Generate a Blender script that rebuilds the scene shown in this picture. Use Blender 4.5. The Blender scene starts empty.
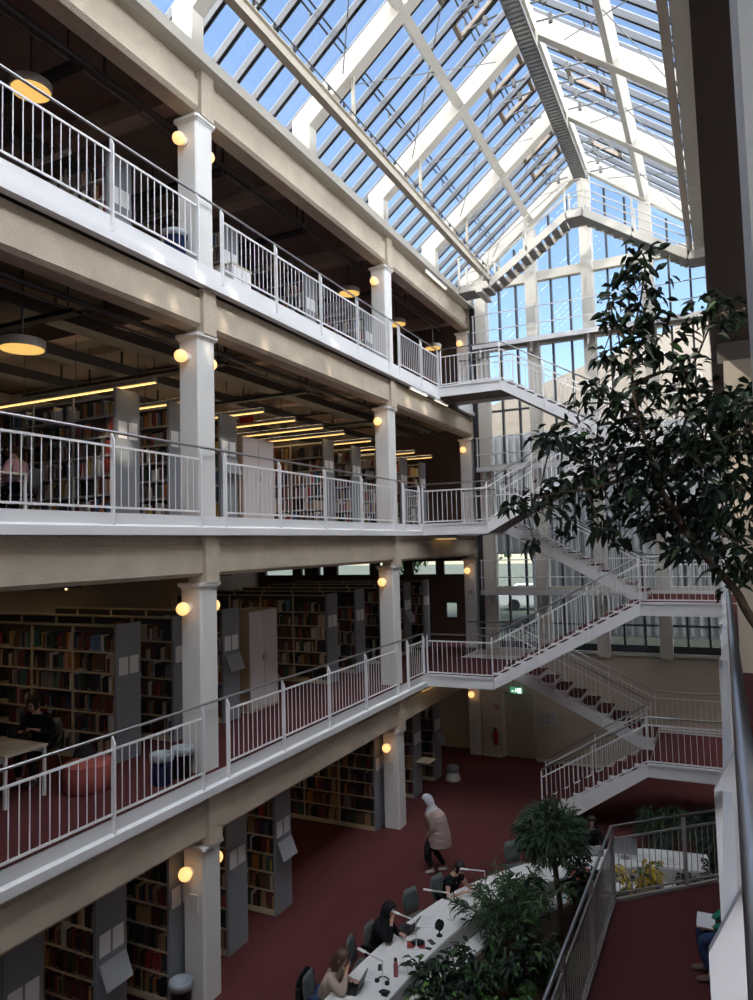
import bpy, bmesh, math, random
from mathutils import Vector, Matrix, Quaternion
V = Vector
PI = math.pi
rnd = random.Random(7)
scene = bpy.context.scene
COL = scene.collection

# ------------------------------------------------------------------ materials
def nodes_of(name):
    m = bpy.data.materials.new(name); m.use_nodes = True
    nt = m.node_tree
    return m, nt, nt.nodes['Principled BSDF']

def mat(name, c, rough=.6, metal=0., var=.0, scale=6., bump=0., bscale=40., spec=.4, emit=None, estr=0.):
    m, nt, b = nodes_of(name)
    b.inputs['Base Color'].default_value = (*c, 1)
    b.inputs['Roughness'].default_value = rough
    b.inputs['Metallic'].default_value = metal
    b.inputs['Specular IOR Level'].default_value = spec
    tc = nt.nodes.new('ShaderNodeTexCoord')
    if var > 0:
        n = nt.nodes.new('ShaderNodeTexNoise'); n.inputs['Scale'].default_value = scale
        n.inputs['Detail'].default_value = 6
        nt.links.new(tc.outputs['Object'], n.inputs['Vector'])
        r = nt.nodes.new('ShaderNodeMix'); r.data_type = 'RGBA'
        r.inputs['A'].default_value = (*[x*(1-var) for x in c], 1)
        r.inputs['B'].default_value = (*[min(1, x*(1+var)) for x in c], 1)
        nt.links.new(n.outputs['Fac'], r.inputs['Factor'])
        nt.links.new(r.outputs['Result'], b.inputs['Base Color'])
    if bump > 0:
        n2 = nt.nodes.new('ShaderNodeTexNoise'); n2.inputs['Scale'].default_value = bscale
        n2.inputs['Detail'].default_value = 4
        nt.links.new(tc.outputs['Object'], n2.inputs['Vector'])
        bp = nt.nodes.new('ShaderNodeBump'); bp.inputs['Strength'].default_value = bump
        bp.inputs['Distance'].default_value = .02
        nt.links.new(n2.outputs['Fac'], bp.inputs['Height'])
        nt.links.new(bp.outputs['Normal'], b.inputs['Normal'])
    if emit:
        b.inputs['Emission Color'].default_value = (*emit, 1)
        b.inputs['Emission Strength'].default_value = estr
    return m

def glass_mat(name, tint=(1, 1, 1), refl=.06, rough=.01):
    m = bpy.data.materials.new(name); m.use_nodes = True
    nt = m.node_tree; nt.nodes.clear()
    out = nt.nodes.new('ShaderNodeOutputMaterial'); mx = nt.nodes.new('ShaderNodeMixShader')
    t = nt.nodes.new('ShaderNodeBsdfTransparent'); g = nt.nodes.new('ShaderNodeBsdfGlossy')
    t.inputs['Color'].default_value = (*tint, 1); g.inputs['Roughness'].default_value = rough
    mx.inputs['Fac'].default_value = refl
    nt.links.new(t.outputs[0], mx.inputs[1]); nt.links.new(g.outputs[0], mx.inputs[2])
    nt.links.new(mx.outputs[0], out.inputs['Surface'])
    return m

def brick_mat(name, c1, c2, mortar, sc):
    m, nt, b = nodes_of(name)
    tc = nt.nodes.new('ShaderNodeTexCoord'); mp = nt.nodes.new('ShaderNodeMapping')
    mp.inputs['Rotation'].default_value = (PI/2, 0, 0)
    br = nt.nodes.new('ShaderNodeTexBrick'); br.inputs['Scale'].default_value = sc
    br.inputs['Color1'].default_value = (*c1, 1); br.inputs['Color2'].default_value = (*c2, 1)
    br.inputs['Mortar'].default_value = (*mortar, 1); br.inputs['Mortar Size'].default_value = .012
    nt.links.new(tc.outputs['Object'], mp.inputs['Vector']); nt.links.new(mp.outputs[0], br.inputs['Vector'])
    nt.links.new(br.outputs['Color'], b.inputs['Base Color']); b.inputs['Roughness'].default_value = .85
    return m

def speck_mat(name, c, speck, scale=90., rough=.9, amount=.62):
    m, nt, b = nodes_of(name)
    tc = nt.nodes.new('ShaderNodeTexCoord'); n = nt.nodes.new('ShaderNodeTexNoise')
    n.inputs['Scale'].default_value = scale; n.inputs['Detail'].default_value = 3
    n2 = nt.nodes.new('ShaderNodeTexNoise'); n2.inputs['Scale'].default_value = 1.2; n2.inputs['Detail'].default_value = 5
    nt.links.new(tc.outputs['Object'], n.inputs['Vector']); nt.links.new(tc.outputs['Object'], n2.inputs['Vector'])
    rp = nt.nodes.new('ShaderNodeValToRGB')
    rp.color_ramp.elements[0].position = .35; rp.color_ramp.elements[0].color = (*speck, 1)
    rp.color_ramp.elements[1].position = amount; rp.color_ramp.elements[1].color = (*c, 1)
    nt.links.new(n.outputs['Fac'], rp.inputs['Fac'])
    mx = nt.nodes.new('ShaderNodeMix'); mx.data_type = 'RGBA'; mx.blend_type = 'MULTIPLY'
    mx.inputs['Factor'].default_value = .5
    nt.links.new(rp.outputs['Color'], mx.inputs['A']); nt.links.new(n2.outputs['Color'], mx.inputs['B'])
    hs = nt.nodes.new('ShaderNodeHueSaturation'); hs.inputs['Saturation'].default_value = .0; hs.inputs['Value'].default_value = 1.7
    nt.links.new(n2.outputs['Color'], hs.inputs['Color']); nt.links.new(hs.outputs['Color'], mx.inputs['B'])
    nt.links.new(mx.outputs['Result'], b.inputs['Base Color'])
    bp = nt.nodes.new('ShaderNodeBump'); bp.inputs['Strength'].default_value = .6; bp.inputs['Distance'].default_value = .02
    nt.links.new(n.outputs['Fac'], bp.inputs['Height']); nt.links.new(bp.outputs['Normal'], b.inputs['Normal'])
    b.inputs['Roughness'].default_value = rough
    return m

WHITE = mat('white_paint', (.74, .74, .75), .45, var=.03, scale=2)
COLUMN_WHITE = mat('column_white_paint', (.70, .695, .68), .55, var=.05, scale=3, bump=.05)
STEEL_WHITE = mat('white_steel', (.78, .78, .80), .35)
ROOF_WHITE = mat('cream_white_steel', (.60, .57, .51), .5, var=.03, scale=3)
CONCRETE = speck_mat('exposed_aggregate_concrete', (.68, .59, .47), (.44, .37, .29))
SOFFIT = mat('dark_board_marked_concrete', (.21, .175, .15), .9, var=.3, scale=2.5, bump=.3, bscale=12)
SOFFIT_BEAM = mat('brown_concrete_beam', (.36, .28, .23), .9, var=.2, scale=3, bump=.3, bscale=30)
BROWN = mat('dark_brown_metal', (.15, .125, .108), .6, var=.1, scale=2)
CARPET = mat('red_carpet', (.098, .030, .031), .95, var=.16, scale=14, bump=.3, bscale=220, spec=.1)
CARPET_DK = mat('red_stair_carpet', (.09, .028, .029), .95, var=.15, scale=20, spec=.1)
BEIGE = mat('beige_plaster', (.55, .47, .37), .85, var=.05, scale=2)
BEIGE2 = mat('pale_beige_plaster', (.66, .61, .54), .8, var=.05, scale=2)
DARK_FRAME = mat('anthracite_window_metal', (.06, .065, .075), .45, .3)
GREY_BAR = mat('grey_glazing_metal', (.055, .06, .07), .5, .0)
BAR_CAP = mat('pale_glazing_cap', (.22, .23, .25), .5)
GREY_METAL = mat('galvanised_grating', (.22, .22, .215), .6, .2, var=.15, scale=10)
HANDRAIL = mat('brushed_steel_handrail', (.36, .36, .37), .3, .8)
PANEL_GREY = mat('grey_end_panel_metal', (.22, .235, .26), .5, var=.04, scale=4)
SHELF_METAL = mat('cream_shelf_metal', (.54, .45, .31), .5)
SHELF_GREY = mat('light_grey_shelf_metal', (.50, .50, .49), .5)
PAPER = mat('white_paper', (.78, .78, .80), .8)
DARK = mat('black_plastic', (.015, .015, .018), .5)
DUCT = mat('dark_grey_duct_metal', (.085, .085, .09), .45, .5, var=.1)
GLASS_ROOF = glass_mat('clear_roof_glass', (.97, .985, .99), .05)
GLASS_WALL = glass_mat('clear_wall_glass', (.93, .95, .95), .022)
GLOBE = mat('warm_opal_glass', (.5, .4, .25), .3, emit=(1.0, .52, .19), estr=1.15)
DISC = mat('warm_disc_diffuser', (.5, .4, .2), .4, emit=(1., .60, .16), estr=.72)
LED = mat('warm_led_strip', (.5, .4, .25), .4, emit=(1., .62, .20), estr=.75)
UPLIGHT_FILL = mat('warm_uplight_strip', (.5, .4, .25), .4, emit=(1., .76, .50), estr=4.5)
LED_FILL = mat('warm_downlight_strip', (.5, .4, .25), .4, emit=(1., .66, .30), estr=7.)
LED_COLD = mat('cool_led_strip', (.9, .9, .9), .4, emit=(1., .88, .7), estr=1.0)
SOIL = mat('brown_soil', (.07, .045, .03), .95, var=.3, scale=20, bump=.6, bscale=40)
LEAF = mat('dark_glossy_leaf', (.013, .028, .014), .5, var=.35, scale=9)
LEAF_MID = mat('mid_green_leaf', (.055, .12, .035), .45, var=.35, scale=9)
LEAF_LT = mat('fresh_green_leaf', (.10, .22, .04), .45, var=.3, scale=9)
LEAF_BALL = mat('blue_green_narrow_leaf', (.04, .075, .04), .5, var=.3, scale=9)
LEAF_YEL = mat('yellow_croton_leaf', (.60, .42, .05), .45, var=.25, scale=8)
LEAF_RED = mat('red_croton_leaf', (.45, .10, .06), .45, var=.25, scale=8)
BARK = mat('brown_bark', (.10, .072, .05), .85, var=.3, scale=15, bump=.4, bscale=60)
SKIN = mat('skin', (.55, .34, .25), .55)
DESK = mat('white_desk_laminate', (.80, .80, .80), .3, var=.01)
DESK_SIDE = mat('pale_grey_desk_edge', (.48, .47, .46), .5)

# ------------------------------------------------------------------ mesh helper
class MB:
    def __init__(s): s.v = []; s.f = []; s.m = []
    def add(s, vs, fs, mi=0):
        o = len(s.v); s.v += [tuple(v) for v in vs]
        for f in fs: s.f.append(tuple(i+o for i in f)); s.m.append(mi)
        return s
    def box(s, x0, y0, z0, x1, y1, z1, mi=0):
        x0, x1 = min(x0, x1), max(x0, x1); y0, y1 = min(y0, y1), max(y0, y1); z0, z1 = min(z0, z1), max(z0, z1)
        return s.add([(x0,y0,z0),(x1,y0,z0),(x1,y1,z0),(x0,y1,z0),(x0,y0,z1),(x1,y0,z1),(x1,y1,z1),(x0,y1,z1)],
                     [(0,3,2,1),(4,5,6,7),(0,1,5,4),(1,2,6,5),(2,3,7,6),(3,0,4,7)], mi)
    def obox(s, c, ax, ay, az, mi=0):
        c, ax, ay, az = V(c), V(ax), V(ay), V(az); vs = []
        for k in (-1, 1):
            for i, j in ((-1,-1),(1,-1),(1,1),(-1,1)): vs.append(c+ax*i+ay*j+az*k)
        return s.add(vs, [(0,3,2,1),(4,5,6,7),(0,1,5,4),(1,2,6,5),(2,3,7,6),(3,0,4,7)], mi)
    def bar(s, p, q, w, h, up=(0, 0, 1), mi=0):
        """rectangular bar from p to q: w across, h along up"""
        p, q = V(p), V(q); d = (q-p); L = d.length; d.normalize()
        u = V(up); side = d.cross(u)
        if side.length < 1e-4: side = d.cross(V((1, 0, 0)))
        side.normalize(); u = side.cross(d).normalized()
        return s.obox((p+q)/2, d*(L/2), side*(w/2), u*(h/2), mi)
    def tube(s, pts, r, n=8, mi=0, caps=True):
        pts = [V(p) for p in pts]; rs = r if isinstance(r, (list, tuple)) else [r]*len(pts)
        rings = []; prev = None
        for i, p in enumerate(pts):
            d = (pts[min(i+1, len(pts)-1)]-pts[max(i-1, 0)]).normalized()
            if prev is None:
                a = d.cross(V((0, 0, 1)))
                if a.length < 1e-3: a = d.cross(V((1, 0, 0)))
            else:
                a = prev - d*prev.dot(d)
            a.normalize(); prev = a; b = d.cross(a)
            rings.append([p+(a*math.cos(2*PI*k/n)+b*math.sin(2*PI*k/n))*rs[i] for k in range(n)])
        vs = [v for r_ in rings for v in r_]; fs = []
        for i in range(len(pts)-1):
            for k in range(n):
                fs.append((i*n+k, i*n+(k+1) % n, (i+1)*n+(k+1) % n, (i+1)*n+k))
        if caps: fs.append(tuple(range(n-1, -1, -1))); fs.append(tuple((len(pts)-1)*n+k for k in range(n)))
        return s.add(vs, fs, mi)
    def lathe(s, prof, c=(0, 0, 0), axis=(0, 0, 1), n=20, mi=0):
        c = V(c); ax = V(axis).normalized(); a = ax.cross(V((0, 0, 1)))
        if a.length < 1e-3: a = V((1, 0, 0))
        a.normalize(); b = ax.cross(a); vs = []; fs = []
        for r, h in prof:
            for k in range(n):
                t = 2*PI*k/n; vs.append(c+ax*h+(a*math.cos(t)+b*math.sin(t))*max(r, 1e-4))
        for i in range(len(prof)-1):
            for k in range(n): fs.append((i*n+k, i*n+(k+1) % n, (i+1)*n+(k+1) % n, (i+1)*n+k))
        fs.append(tuple(range(n-1, -1, -1))); fs.append(tuple((len(prof)-1)*n+k for k in range(n)))
        return s.add(vs, fs, mi)
    def sphere(s, c, r, n=16, m=10, mi=0, sc=(1, 1, 1)):
        vs = []; fs = []
        for i in range(m+1):
            t = PI*i/m
            for k in range(n):
                a = 2*PI*k/n
                vs.append((c[0]+r*sc[0]*math.sin(t)*math.cos(a), c[1]+r*sc[1]*math.sin(t)*math.sin(a), c[2]+r*sc[2]*math.cos(t)))
        for i in range(m):
            for k in range(n): fs.append((i*n+k, (i+1)*n+k, (i+1)*n+(k+1) % n, i*n+(k+1) % n))
        return s.add(vs, fs, mi)
    def prism(s, poly, z0, z1, mi=0):
        n = len(poly); vs = [(x, y, z0) for x, y in poly]+[(x, y, z1) for x, y in poly]
        fs = [tuple(range(n-1, -1, -1)), tuple(range(n, 2*n))]
        for i in range(n): fs.append((i, (i+1) % n, n+(i+1) % n, n+i))
        return s.add(vs, fs, mi)
    def prism_y(s, poly, y0, y1, mi=0):
        """polygon in xz extruded along y"""
        n = len(poly); vs = [(x, y0, z) for x, z in poly]+[(x, y1, z) for x, z in poly]
        fs = [tuple(range(n)), tuple(range(2*n-1, n-1, -1))]
        for i in range(n): fs.append(((i+1) % n, i, n+i, n+(i+1) % n))
        return s.add(vs, fs, mi)
    def build(s, name, mats, parent=None, smooth=False, off=None):
        me = bpy.data.meshes.new(name)
        vs = s.v
        if off is not None: vs = [(x-off[0], y-off[1], z-off[2]) for x, y, z in vs]
        me.from_pydata(vs, [], s.f)
        for m in (mats if isinstance(mats, (list, tuple)) else [mats]): me.materials.append(m)
        me.polygons.foreach_set('material_index', s.m)
        if smooth: me.polygons.foreach_set('use_smooth', [True]*len(s.f))
        me.update()
        o = bpy.data.objects.new(name, me); COL.objects.link(o)
        if parent is not None: o.parent = parent
        return o

def props(o, label=None, cat=None, group=None, kind=None):
    if label: o['label'] = label
    if cat: o['category'] = cat
    if group: o['group'] = group
    if kind: o['kind'] = kind
    return o
def thing(name, label, cat, loc=(0, 0, 0), rotz=0., group=None):
    o = bpy.data.objects.new(name, None); COL.objects.link(o); o.empty_display_size = .1
    o.location = loc; o.rotation_euler = (0, 0, rotz)
    return props(o, label, cat, group)
def dup(root, loc, rotz=None, label=None, group=None):
    def rec(o, parent):
        c = o.copy(); COL.objects.link(c)
        if parent is not None: c.parent = parent
        for ch in list(o.children): rec(ch, c)
        return c
    r = rec(root, None); r.location = loc
    if rotz is not None: r.rotation_euler = (0, 0, rotz)
    if label: r['label'] = label
    if group: r['group'] = group
    return r
def struct(name, mb, m, parent=None, smooth=False):
    o = mb.build(name, m, parent, smooth)
    if parent is None: o['kind'] = 'structure'
    return o
def lerp(a, b, t): return V(a)*(1-t)+V(b)*t

# ------------------------------------------------------------------ measures
L0, L1, L2, L3 = 0., 3.50, 7.53, 11.65
FB = {L1: 3.18, L2: 7.227, L3: 11.27}          # bottom of the white edge
CAP = {L0: 2.38, L1: 6.47, L2: 10.53, L3: 14.22}
BEAMTOP = {L0: 3.18, L1: 7.227, L2: 11.27, L3: 15.0}
COLY = [9.02, 16.36, 23.0]; CW = .42
FX = -7.5                                       # column front
EDGE = -7.326                                   # outer lip of gallery edge
WESTX = -17.0; ENDY = 24.2; SOUTHY = -2.5
YB = 23.25                                      # glass wall plane
NEARY = 2.2

# ------------------------------------------------------------------ shell: floors, ceilings, walls
struct('floor', MB().box(WESTX, SOUTHY, -.12, 7, ENDY+.2, 0), CARPET)
for nm, z in (('floor_gallery', L1), ('floor_middle_gallery', L2), ('floor_upper_gallery', L3)):
    struct(nm, MB().box(WESTX, SOUTHY, z-.03, -7.40, ENDY, z), CARPET)
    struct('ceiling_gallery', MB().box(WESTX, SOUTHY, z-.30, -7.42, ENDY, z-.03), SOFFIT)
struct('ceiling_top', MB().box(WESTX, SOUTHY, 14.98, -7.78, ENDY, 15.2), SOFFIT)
# white steel gallery edges
def edge(z, y0, y1, x=EDGE):
    b = FB[z]; lip = b+.12
    poly = [(x-.10, z), (x-.06, z), (x-.06, lip+.03), (x, lip), (x, b), (x-.14, b), (x-.14, b+.02), (x-.10, b+.02)]
    return MB().prism_y(poly, y0, y1)
for z, y1, y2 in ((L1, 18.0, 21.1), (L2, 18.0, 21.1), (L3, 19.7, 21.3)):
    struct('trim_gallery_edge', edge(z, SOUTHY, y1), STEEL_WHITE)
    struct('trim_gallery_edge', edge(z, y2, 23.0), STEEL_WHITE)
# long facade beams with the short concrete stubs over the columns
for z in (L0, L1, L2, L3):
    c, t = CAP[z], BEAMTOP[z]
    m = MB()
    poly = [(-7.86, c+.10), (-7.56, c+.10), (-7.50, c+.16), (-7.50, t-.16), (-7.56, t-.13), (-7.56, t), (-7.86, t)]
    m.prism_y(poly, SOUTHY, 23.4)
    struct('beam', m, CONCRETE)
    for i, y in enumerate(COLY):
        struct('beam_stub', MB().box(-7.80, y+.06, c, -7.43, y+CW-.04, t), CONCRETE)
    # cross beams running back under the ceiling
    for y in (1.9, 5.57, 9.23, 12.9, 16.57, 20., 23.2):
        big = min(abs(y-q-.21) for q in COLY+[1.69]) < .3
        hgt = .34 if big else .2
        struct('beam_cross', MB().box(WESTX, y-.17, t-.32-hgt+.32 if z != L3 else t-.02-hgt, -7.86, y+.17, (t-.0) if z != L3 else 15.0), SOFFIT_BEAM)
# columns
def column(x, y, z0, ztop, w=CW):
    ch = .03
    poly = [(x-w+ch, y), (x-ch, y), (x, y+ch), (x, y+w-ch), (x-ch, y+w), (x-w+ch, y+w), (x-w, y+w-ch), (x-w, y+ch)]
    o = struct('column', MB().prism(poly, z0, ztop-.09), COLUMN_WHITE)
    m = MB(); n = len(poly); cx, cy = x-w/2, y+w/2
    prof = [(1.0, ztop-.13), (1.02, ztop-.10), (1.16, ztop-.06), (1.24, ztop-.05), (1.24, ztop)]
    vs = [(cx+(px-cx)*s, cy+(py-cy)*s, z) for s, z in prof for px, py in poly]
    fs = [(i*n+k, i*n+(k+1) % n, (i+1)*n+(k+1) % n, (i+1)*n+k) for i in range(len(prof)-1) for k in range(n)]
    fs += [tuple(range(n-1, -1, -1)), tuple((len(prof)-1)*n+k for k in range(n))]
    m.add(vs, fs); m.build('column_cap', COLUMN_WHITE, o)
    return o
for z in (L0, L1, L2, L3):
    for y in COLY: column(FX, y, z, CAP[z])
# library back walls, dark brick at the first gallery
BRICK = brick_mat('dark_brown_brick', (.11, .065, .045), (.09, .055, .04), (.05, .04, .035), 3.0)
struct('wall_west', MB().box(WESTX-.2, SOUTHY, 0, WESTX, ENDY, 11.3), BEIGE)
mw = MB(); mw.box(WESTX-.2, SOUTHY, 11.3, WESTX, ENDY, 12.2); mw.box(WESTX-.2, SOUTHY, 13.6, WESTX, ENDY, 15)
for y in range(0, 25, 2): mw.box(WESTX-.2, y-.35, 12.2, WESTX, y+.35, 13.6)
struct('wall_west_upper', mw, BRICK)
for k, y in enumerate(range(1, 24, 2)):
    struct('window_%d' % (k+1), MB().box(WESTX-.12, y-.65, 12.2, WESTX-.1, y+.65, 13.6), GLASS_WALL)
struct('wall_north_ground', MB().box(WESTX, 23.6, 0, -7.9, ENDY, L1-.3), BEIGE)
m = MB()
m.box(WESTX, ENDY-.2, L1, -7.9, ENDY, 4.35); m.box(WESTX, ENDY-.2, 6.42, -7.9, ENDY, L2-.3)
WIN = [(-16.7, -15.3), (-15.0, -14.75), (-14.2, -13.9), (-13.4, -11.9), (-11.6, -10.5), (-10.25, -9.25), (-9.05, -8.0)]
xs = WESTX
for a, b in WIN: m.box(xs, ENDY-.2, 5.86, a, ENDY, 6.42); xs = b
m.box(xs, ENDY-.2, 5.86, -7.9, ENDY, 6.42)
m.box(WESTX, ENDY-.2, 4.35, -9.0, ENDY, 5.86); m.box(-8.5, ENDY-.2, 4.35, -7.9, ENDY, 5.86); m.box(-9.0, ENDY-.2, 4.95, -8.5, ENDY, 5.86)
struct('wall_north_gallery', m, BRICK)
k = 20
for a, b in WIN+[(-9.0, -8.5)]:
    z0, z1 = (5.86, 6.42) if b != -8.5 else (4.35, 4.95)
    f = MB()
    for q in ((a, z0, b, z0+.05), (a, z1-.05, b, z1), (a, z0, a+.05, z1), (b-.05, z0, b, z1)): f.box(q[0], ENDY-.24, q[1], q[2], ENDY-.12, q[3])
    o = struct('window_%d' % k, f, DARK_FRAME); MB().box(a+.04, ENDY-.18, z0+.04, b-.04, ENDY-.17, z1-.04).build('window_pane', GLASS_WALL, o); k += 1
struct('wall_north_upper', MB().box(WESTX, ENDY-.2, L2, -7.9, ENDY, 15.), BRICK)
# atrium end: lower beige wall with the door niche, upper glazing
m = MB()
DX0, DX1, DH = -6.75, -5.72, 2.12
m.box(-7.45, 23.0, 0, DX0-.05, 23.5, 3.45); m.box(DX1+.05, 23.0, 0, .6, 23.5, 3.45)
m.box(DX0-.05, 23.0, DH+.03, DX1+.05, 23.5, 3.45)
m.box(-7.9, 23.45, 0, -7.3, 23.6, 3.45)
struct('wall_north_atrium', m, BEIGE)
struct('baseboard_north', MB().box(-7.45, 22.975, 0, DX0-.05, 23.0, .09).box(DX1+.05, 22.975, 0, .6, 23.0, .09), BEIGE2)
dr = struct('door_1', MB().box(DX0, 23.22, 0, DX1, 23.28, DH), mat('door_beige', (.50, .42, .33), .5))
fm = MB(); fm.box(DX0-.05, 23.1, 0, DX0+.02, 23.26, DH+.03); fm.box(DX1-.02, 23.1, 0, DX1+.05, 23.26, DH+.03); fm.box(DX0, 23.1, DH-.02, DX1, 23.26, DH+.03)
fm.build('door_frame', BEIGE2, dr)
MB().box(DX0+.06, 23.18, .98, DX0+.2, 23.2, 1.02).box(DX0+.06, 23.18, .9, DX0+.1, 23.225, 1.12).build('door_handle', HANDRAIL, dr)
# glass wall
POSTX = [-6.98, -5.25, -3.45, -1.66, .12]
RIDGE = (-3.45, 18.85); EAVL = (-7.35, 15.72); EAVR = (.35, 15.72)
def roof_z(x):
    return RIDGE[1]-(abs(x-RIDGE[0]))*((RIDGE[1]-EAVL[1])/(RIDGE[0]-EAVL[0]))
for x in POSTX:
    struct('trim_wall_post', MB().box(x-.18, YB-.42, 3.4, x+.18, YB, roof_z(x)-.1), ROOF_WHITE)
TRZ = [3.42, 5.35, 6.45, 9.42, 13.45, 15.62]
m = MB()
for z, h in ((3.40, .14), (5.38, .16), (9.40, .18), (13.42, .18), (15.55, .3)): m.box(-7.2, YB-.25, z, .3, YB-.02, z+h)
struct('trim_wall_transom', m, ROOF_WHITE)
m = MB()
for a, b in zip(POSTX[:-1], POSTX[1:]):
    for q in (1/3., 2/3.):
        x = a+(b-a)*q; m.box(x-.03, YB-.12, 3.5, x+.03, YB+.04, roof_z(x)-.15)
for z in (4.35, 7.4, 11.4): m.box(-7.2, YB-.04, z-.03, .3, YB+.04, z+.03)
struct('window_glazing_frame', m, DARK_FRAME)
m = MB(); m.box(-7.2, YB-.06, 3.54, .3, YB+.05, 3.75); struct('window_sill_band', m, DARK_FRAME)
poly = [(-7.3, 3.5), (.3, 3.5), (.3, 15.7), (RIDGE[0], RIDGE[1]-.05), (-7.3, 15.7)]
struct('window_end', MB().prism_y(poly, YB+.0, YB+.012), GLASS_WALL)
struct('trim_corner_pipe_shaft', MB().box(-7.42, 23.05, 0, -7.2, 23.45, 15), DARK_FRAME)
# side returns at the roof
struct('trim_eave_west', MB().prism_y([(-7.9, 15.0), (-7.42, 15.0), (-7.30, 15.03), (-7.28, 15.2), (-7.36, 15.23), (-7.9, 15.23)], SOUTHY, 23.5), ROOF_WHITE)
struct('wall_eave_west', MB().box(-7.9, SOUTHY, 15.2, -7.62, 23.5, 15.45), GREY_METAL)
# ------------------------------------------------------------------ roof
RY = [1.55, 5.2, 8.85, 12.5, 16.1, 19.7, 23.05]
for i, y in enumerate(RY):
    m = MB(); w = .14
    # stub on the eave, inclined member, ridge, mirrored
    d = .42
    sl = (RIDGE[1]-EAVL[1])/(RIDGE[0]-EAVL[0])
    xl0, xl1 = -7.72, -7.30
    pts_l = [(xl0, 15.2), (xl1, 15.2), (xl1, 15.78), (RIDGE[0], 15.78+sl*(RIDGE[0]-xl1)), (RIDGE[0], 15.78+sl*(RIDGE[0]-xl1)+.52), (xl0, 15.78+sl*(xl0-xl1)+.52)]
    m.prism_y([pts_l[0], pts_l[1], pts_l[2], pts_l[5]], y-w, y+w)
    m.prism_y([pts_l[2], pts_l[3], pts_l[4], pts_l[5]], y-w, y+w)
    mir = lambda p: (2*RIDGE[0]-p[0], p[1])
    pr = [mir(p) for p in pts_l]
    m.prism_y([pr[2], pr[5], pr[4], pr[3]], y-w, y+w)
    m.prism_y([pr[0], pr[5], pr[2], pr[1]], y-w, y+w)
    struct('roof_rafter_beam', m, ROOF_WHITE)
UNDER = lambda x: 15.78+sl*((RIDGE[0]-abs(x-RIDGE[0]))-xl1)
for x in (-5.25, -1.62):
    z = UNDER(x)
    ang = math.atan(sl)*(1 if x < RIDGE[0] else -1)
    for a, b in zip(RY[:-1], RY[1:]):
        m = MB(); c = V((x, (a+b)/2, z+.22))
        t = V((math.cos(ang), 0, math.sin(ang))); nn = V((-math.sin(ang), 0, math.cos(ang)))
        m.obox(c, t*.09, V((0, (b-a)/2-.14, 0)), nn*.13)
        struct('roof_purlin_beam', m, ROOF_WHITE)
struct('roof_ridge_beam', MB().box(RIDGE[0]-.16, SOUTHY, RIDGE[1]-.05, RIDGE[0]+.16, 23.2, RIDGE[1]+.32), ROOF_WHITE)
# glazing bars (deep fins down both slopes) and glass sheets
ZG = lambda x: UNDER(x)+.60
gb = MB(); gl = MB()
y = SOUTHY+.1
bars = []
for a, b in zip([-2.1]+RY[:-1], RY):
    for k in range(1, 7):
        bars.append(a+(b-a)*k/6.)
for side in (0, 1):
    mb = MB()
    for y in bars:
        xa = -8.9 if side == 0 else 2.0
        p = V((xa, y, ZG(xa))); q = V((RIDGE[0], y, ZG(RIDGE[0])))
        dn = (q-p).normalized(); nrm = V((-dn.z, 0, dn.x)) if side == 0 else V((dn.z, 0, -dn.x))
        for o_, w_ in ((-.035, .022), (.035, .022)):
            mb.bar(p+V((0, o_, 0)), q+V((0, o_, 0)), w_, .13, up=nrm)
        mb.bar(p+nrm*.07, q+nrm*.07, .10, .02, up=nrm, mi=1)
    struct('roof_glazing_frame', mb, [GREY_BAR, BAR_CAP])
    xa = -8.9 if side == 0 else 2.0
    z0, z1 = ZG(xa)+.07, ZG(RIDGE[0])+.07
    struct('window_roof_west' if side == 0 else 'window_roof_east',
           MB().add([(xa, SOUTHY, z0), (RIDGE[0], SOUTHY, z1), (RIDGE[0], 23.4, z1), (xa, 23.4, z0)], [(0, 1, 2, 3)]), GLASS_ROOF)
    # outside maintenance rods parallel to the ridge
    mb = MB()
    for t in (.12, .42, .78):
        x = xa+(RIDGE[0]-xa)*t
        for dx in (0, .14): mb.tube([(x+dx, SOUTHY, ZG(x)+.32), (x+dx, 23.3, ZG(x)+.32)], .022, 6)
        for yy in bars[::3]: mb.bar((x, yy, ZG(x)+.05), (x, yy, ZG(x)+.34), .03, .03, up=(1, 0, 0))
    struct('roof_sunshade_rail_frame', mb, GREY_BAR)
# opening vents near the ridge: brown frames between glazing bars
VB = mat('brown_vent_frame', (.24, .19, .15), .6)
for side, x0, x1 in ((0, -4.75, -3.95), (1, -2.95, -2.15)):
    for i, (a, b) in enumerate(zip([1.55]+RY[1:-1], RY[1:])):
        mb = MB()
        for k in (1, 3):
            ya, yb = a+(b-a)*k/6.+.06, a+(b-a)*(k+1)/6.-.06
            for xx in (x0, x1):
                z = ZG(xx)-.02
                mb.bar((xx, ya, z), (xx, yb, z), .10, .10)
            for yy in (ya+.02, yb-.02):
                mb.bar((x0, yy, ZG(x0)-.02), (x1, yy, ZG(x1)-.02), .05, .08)
        struct('roof_vent_frame', mb, VB)
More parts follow.
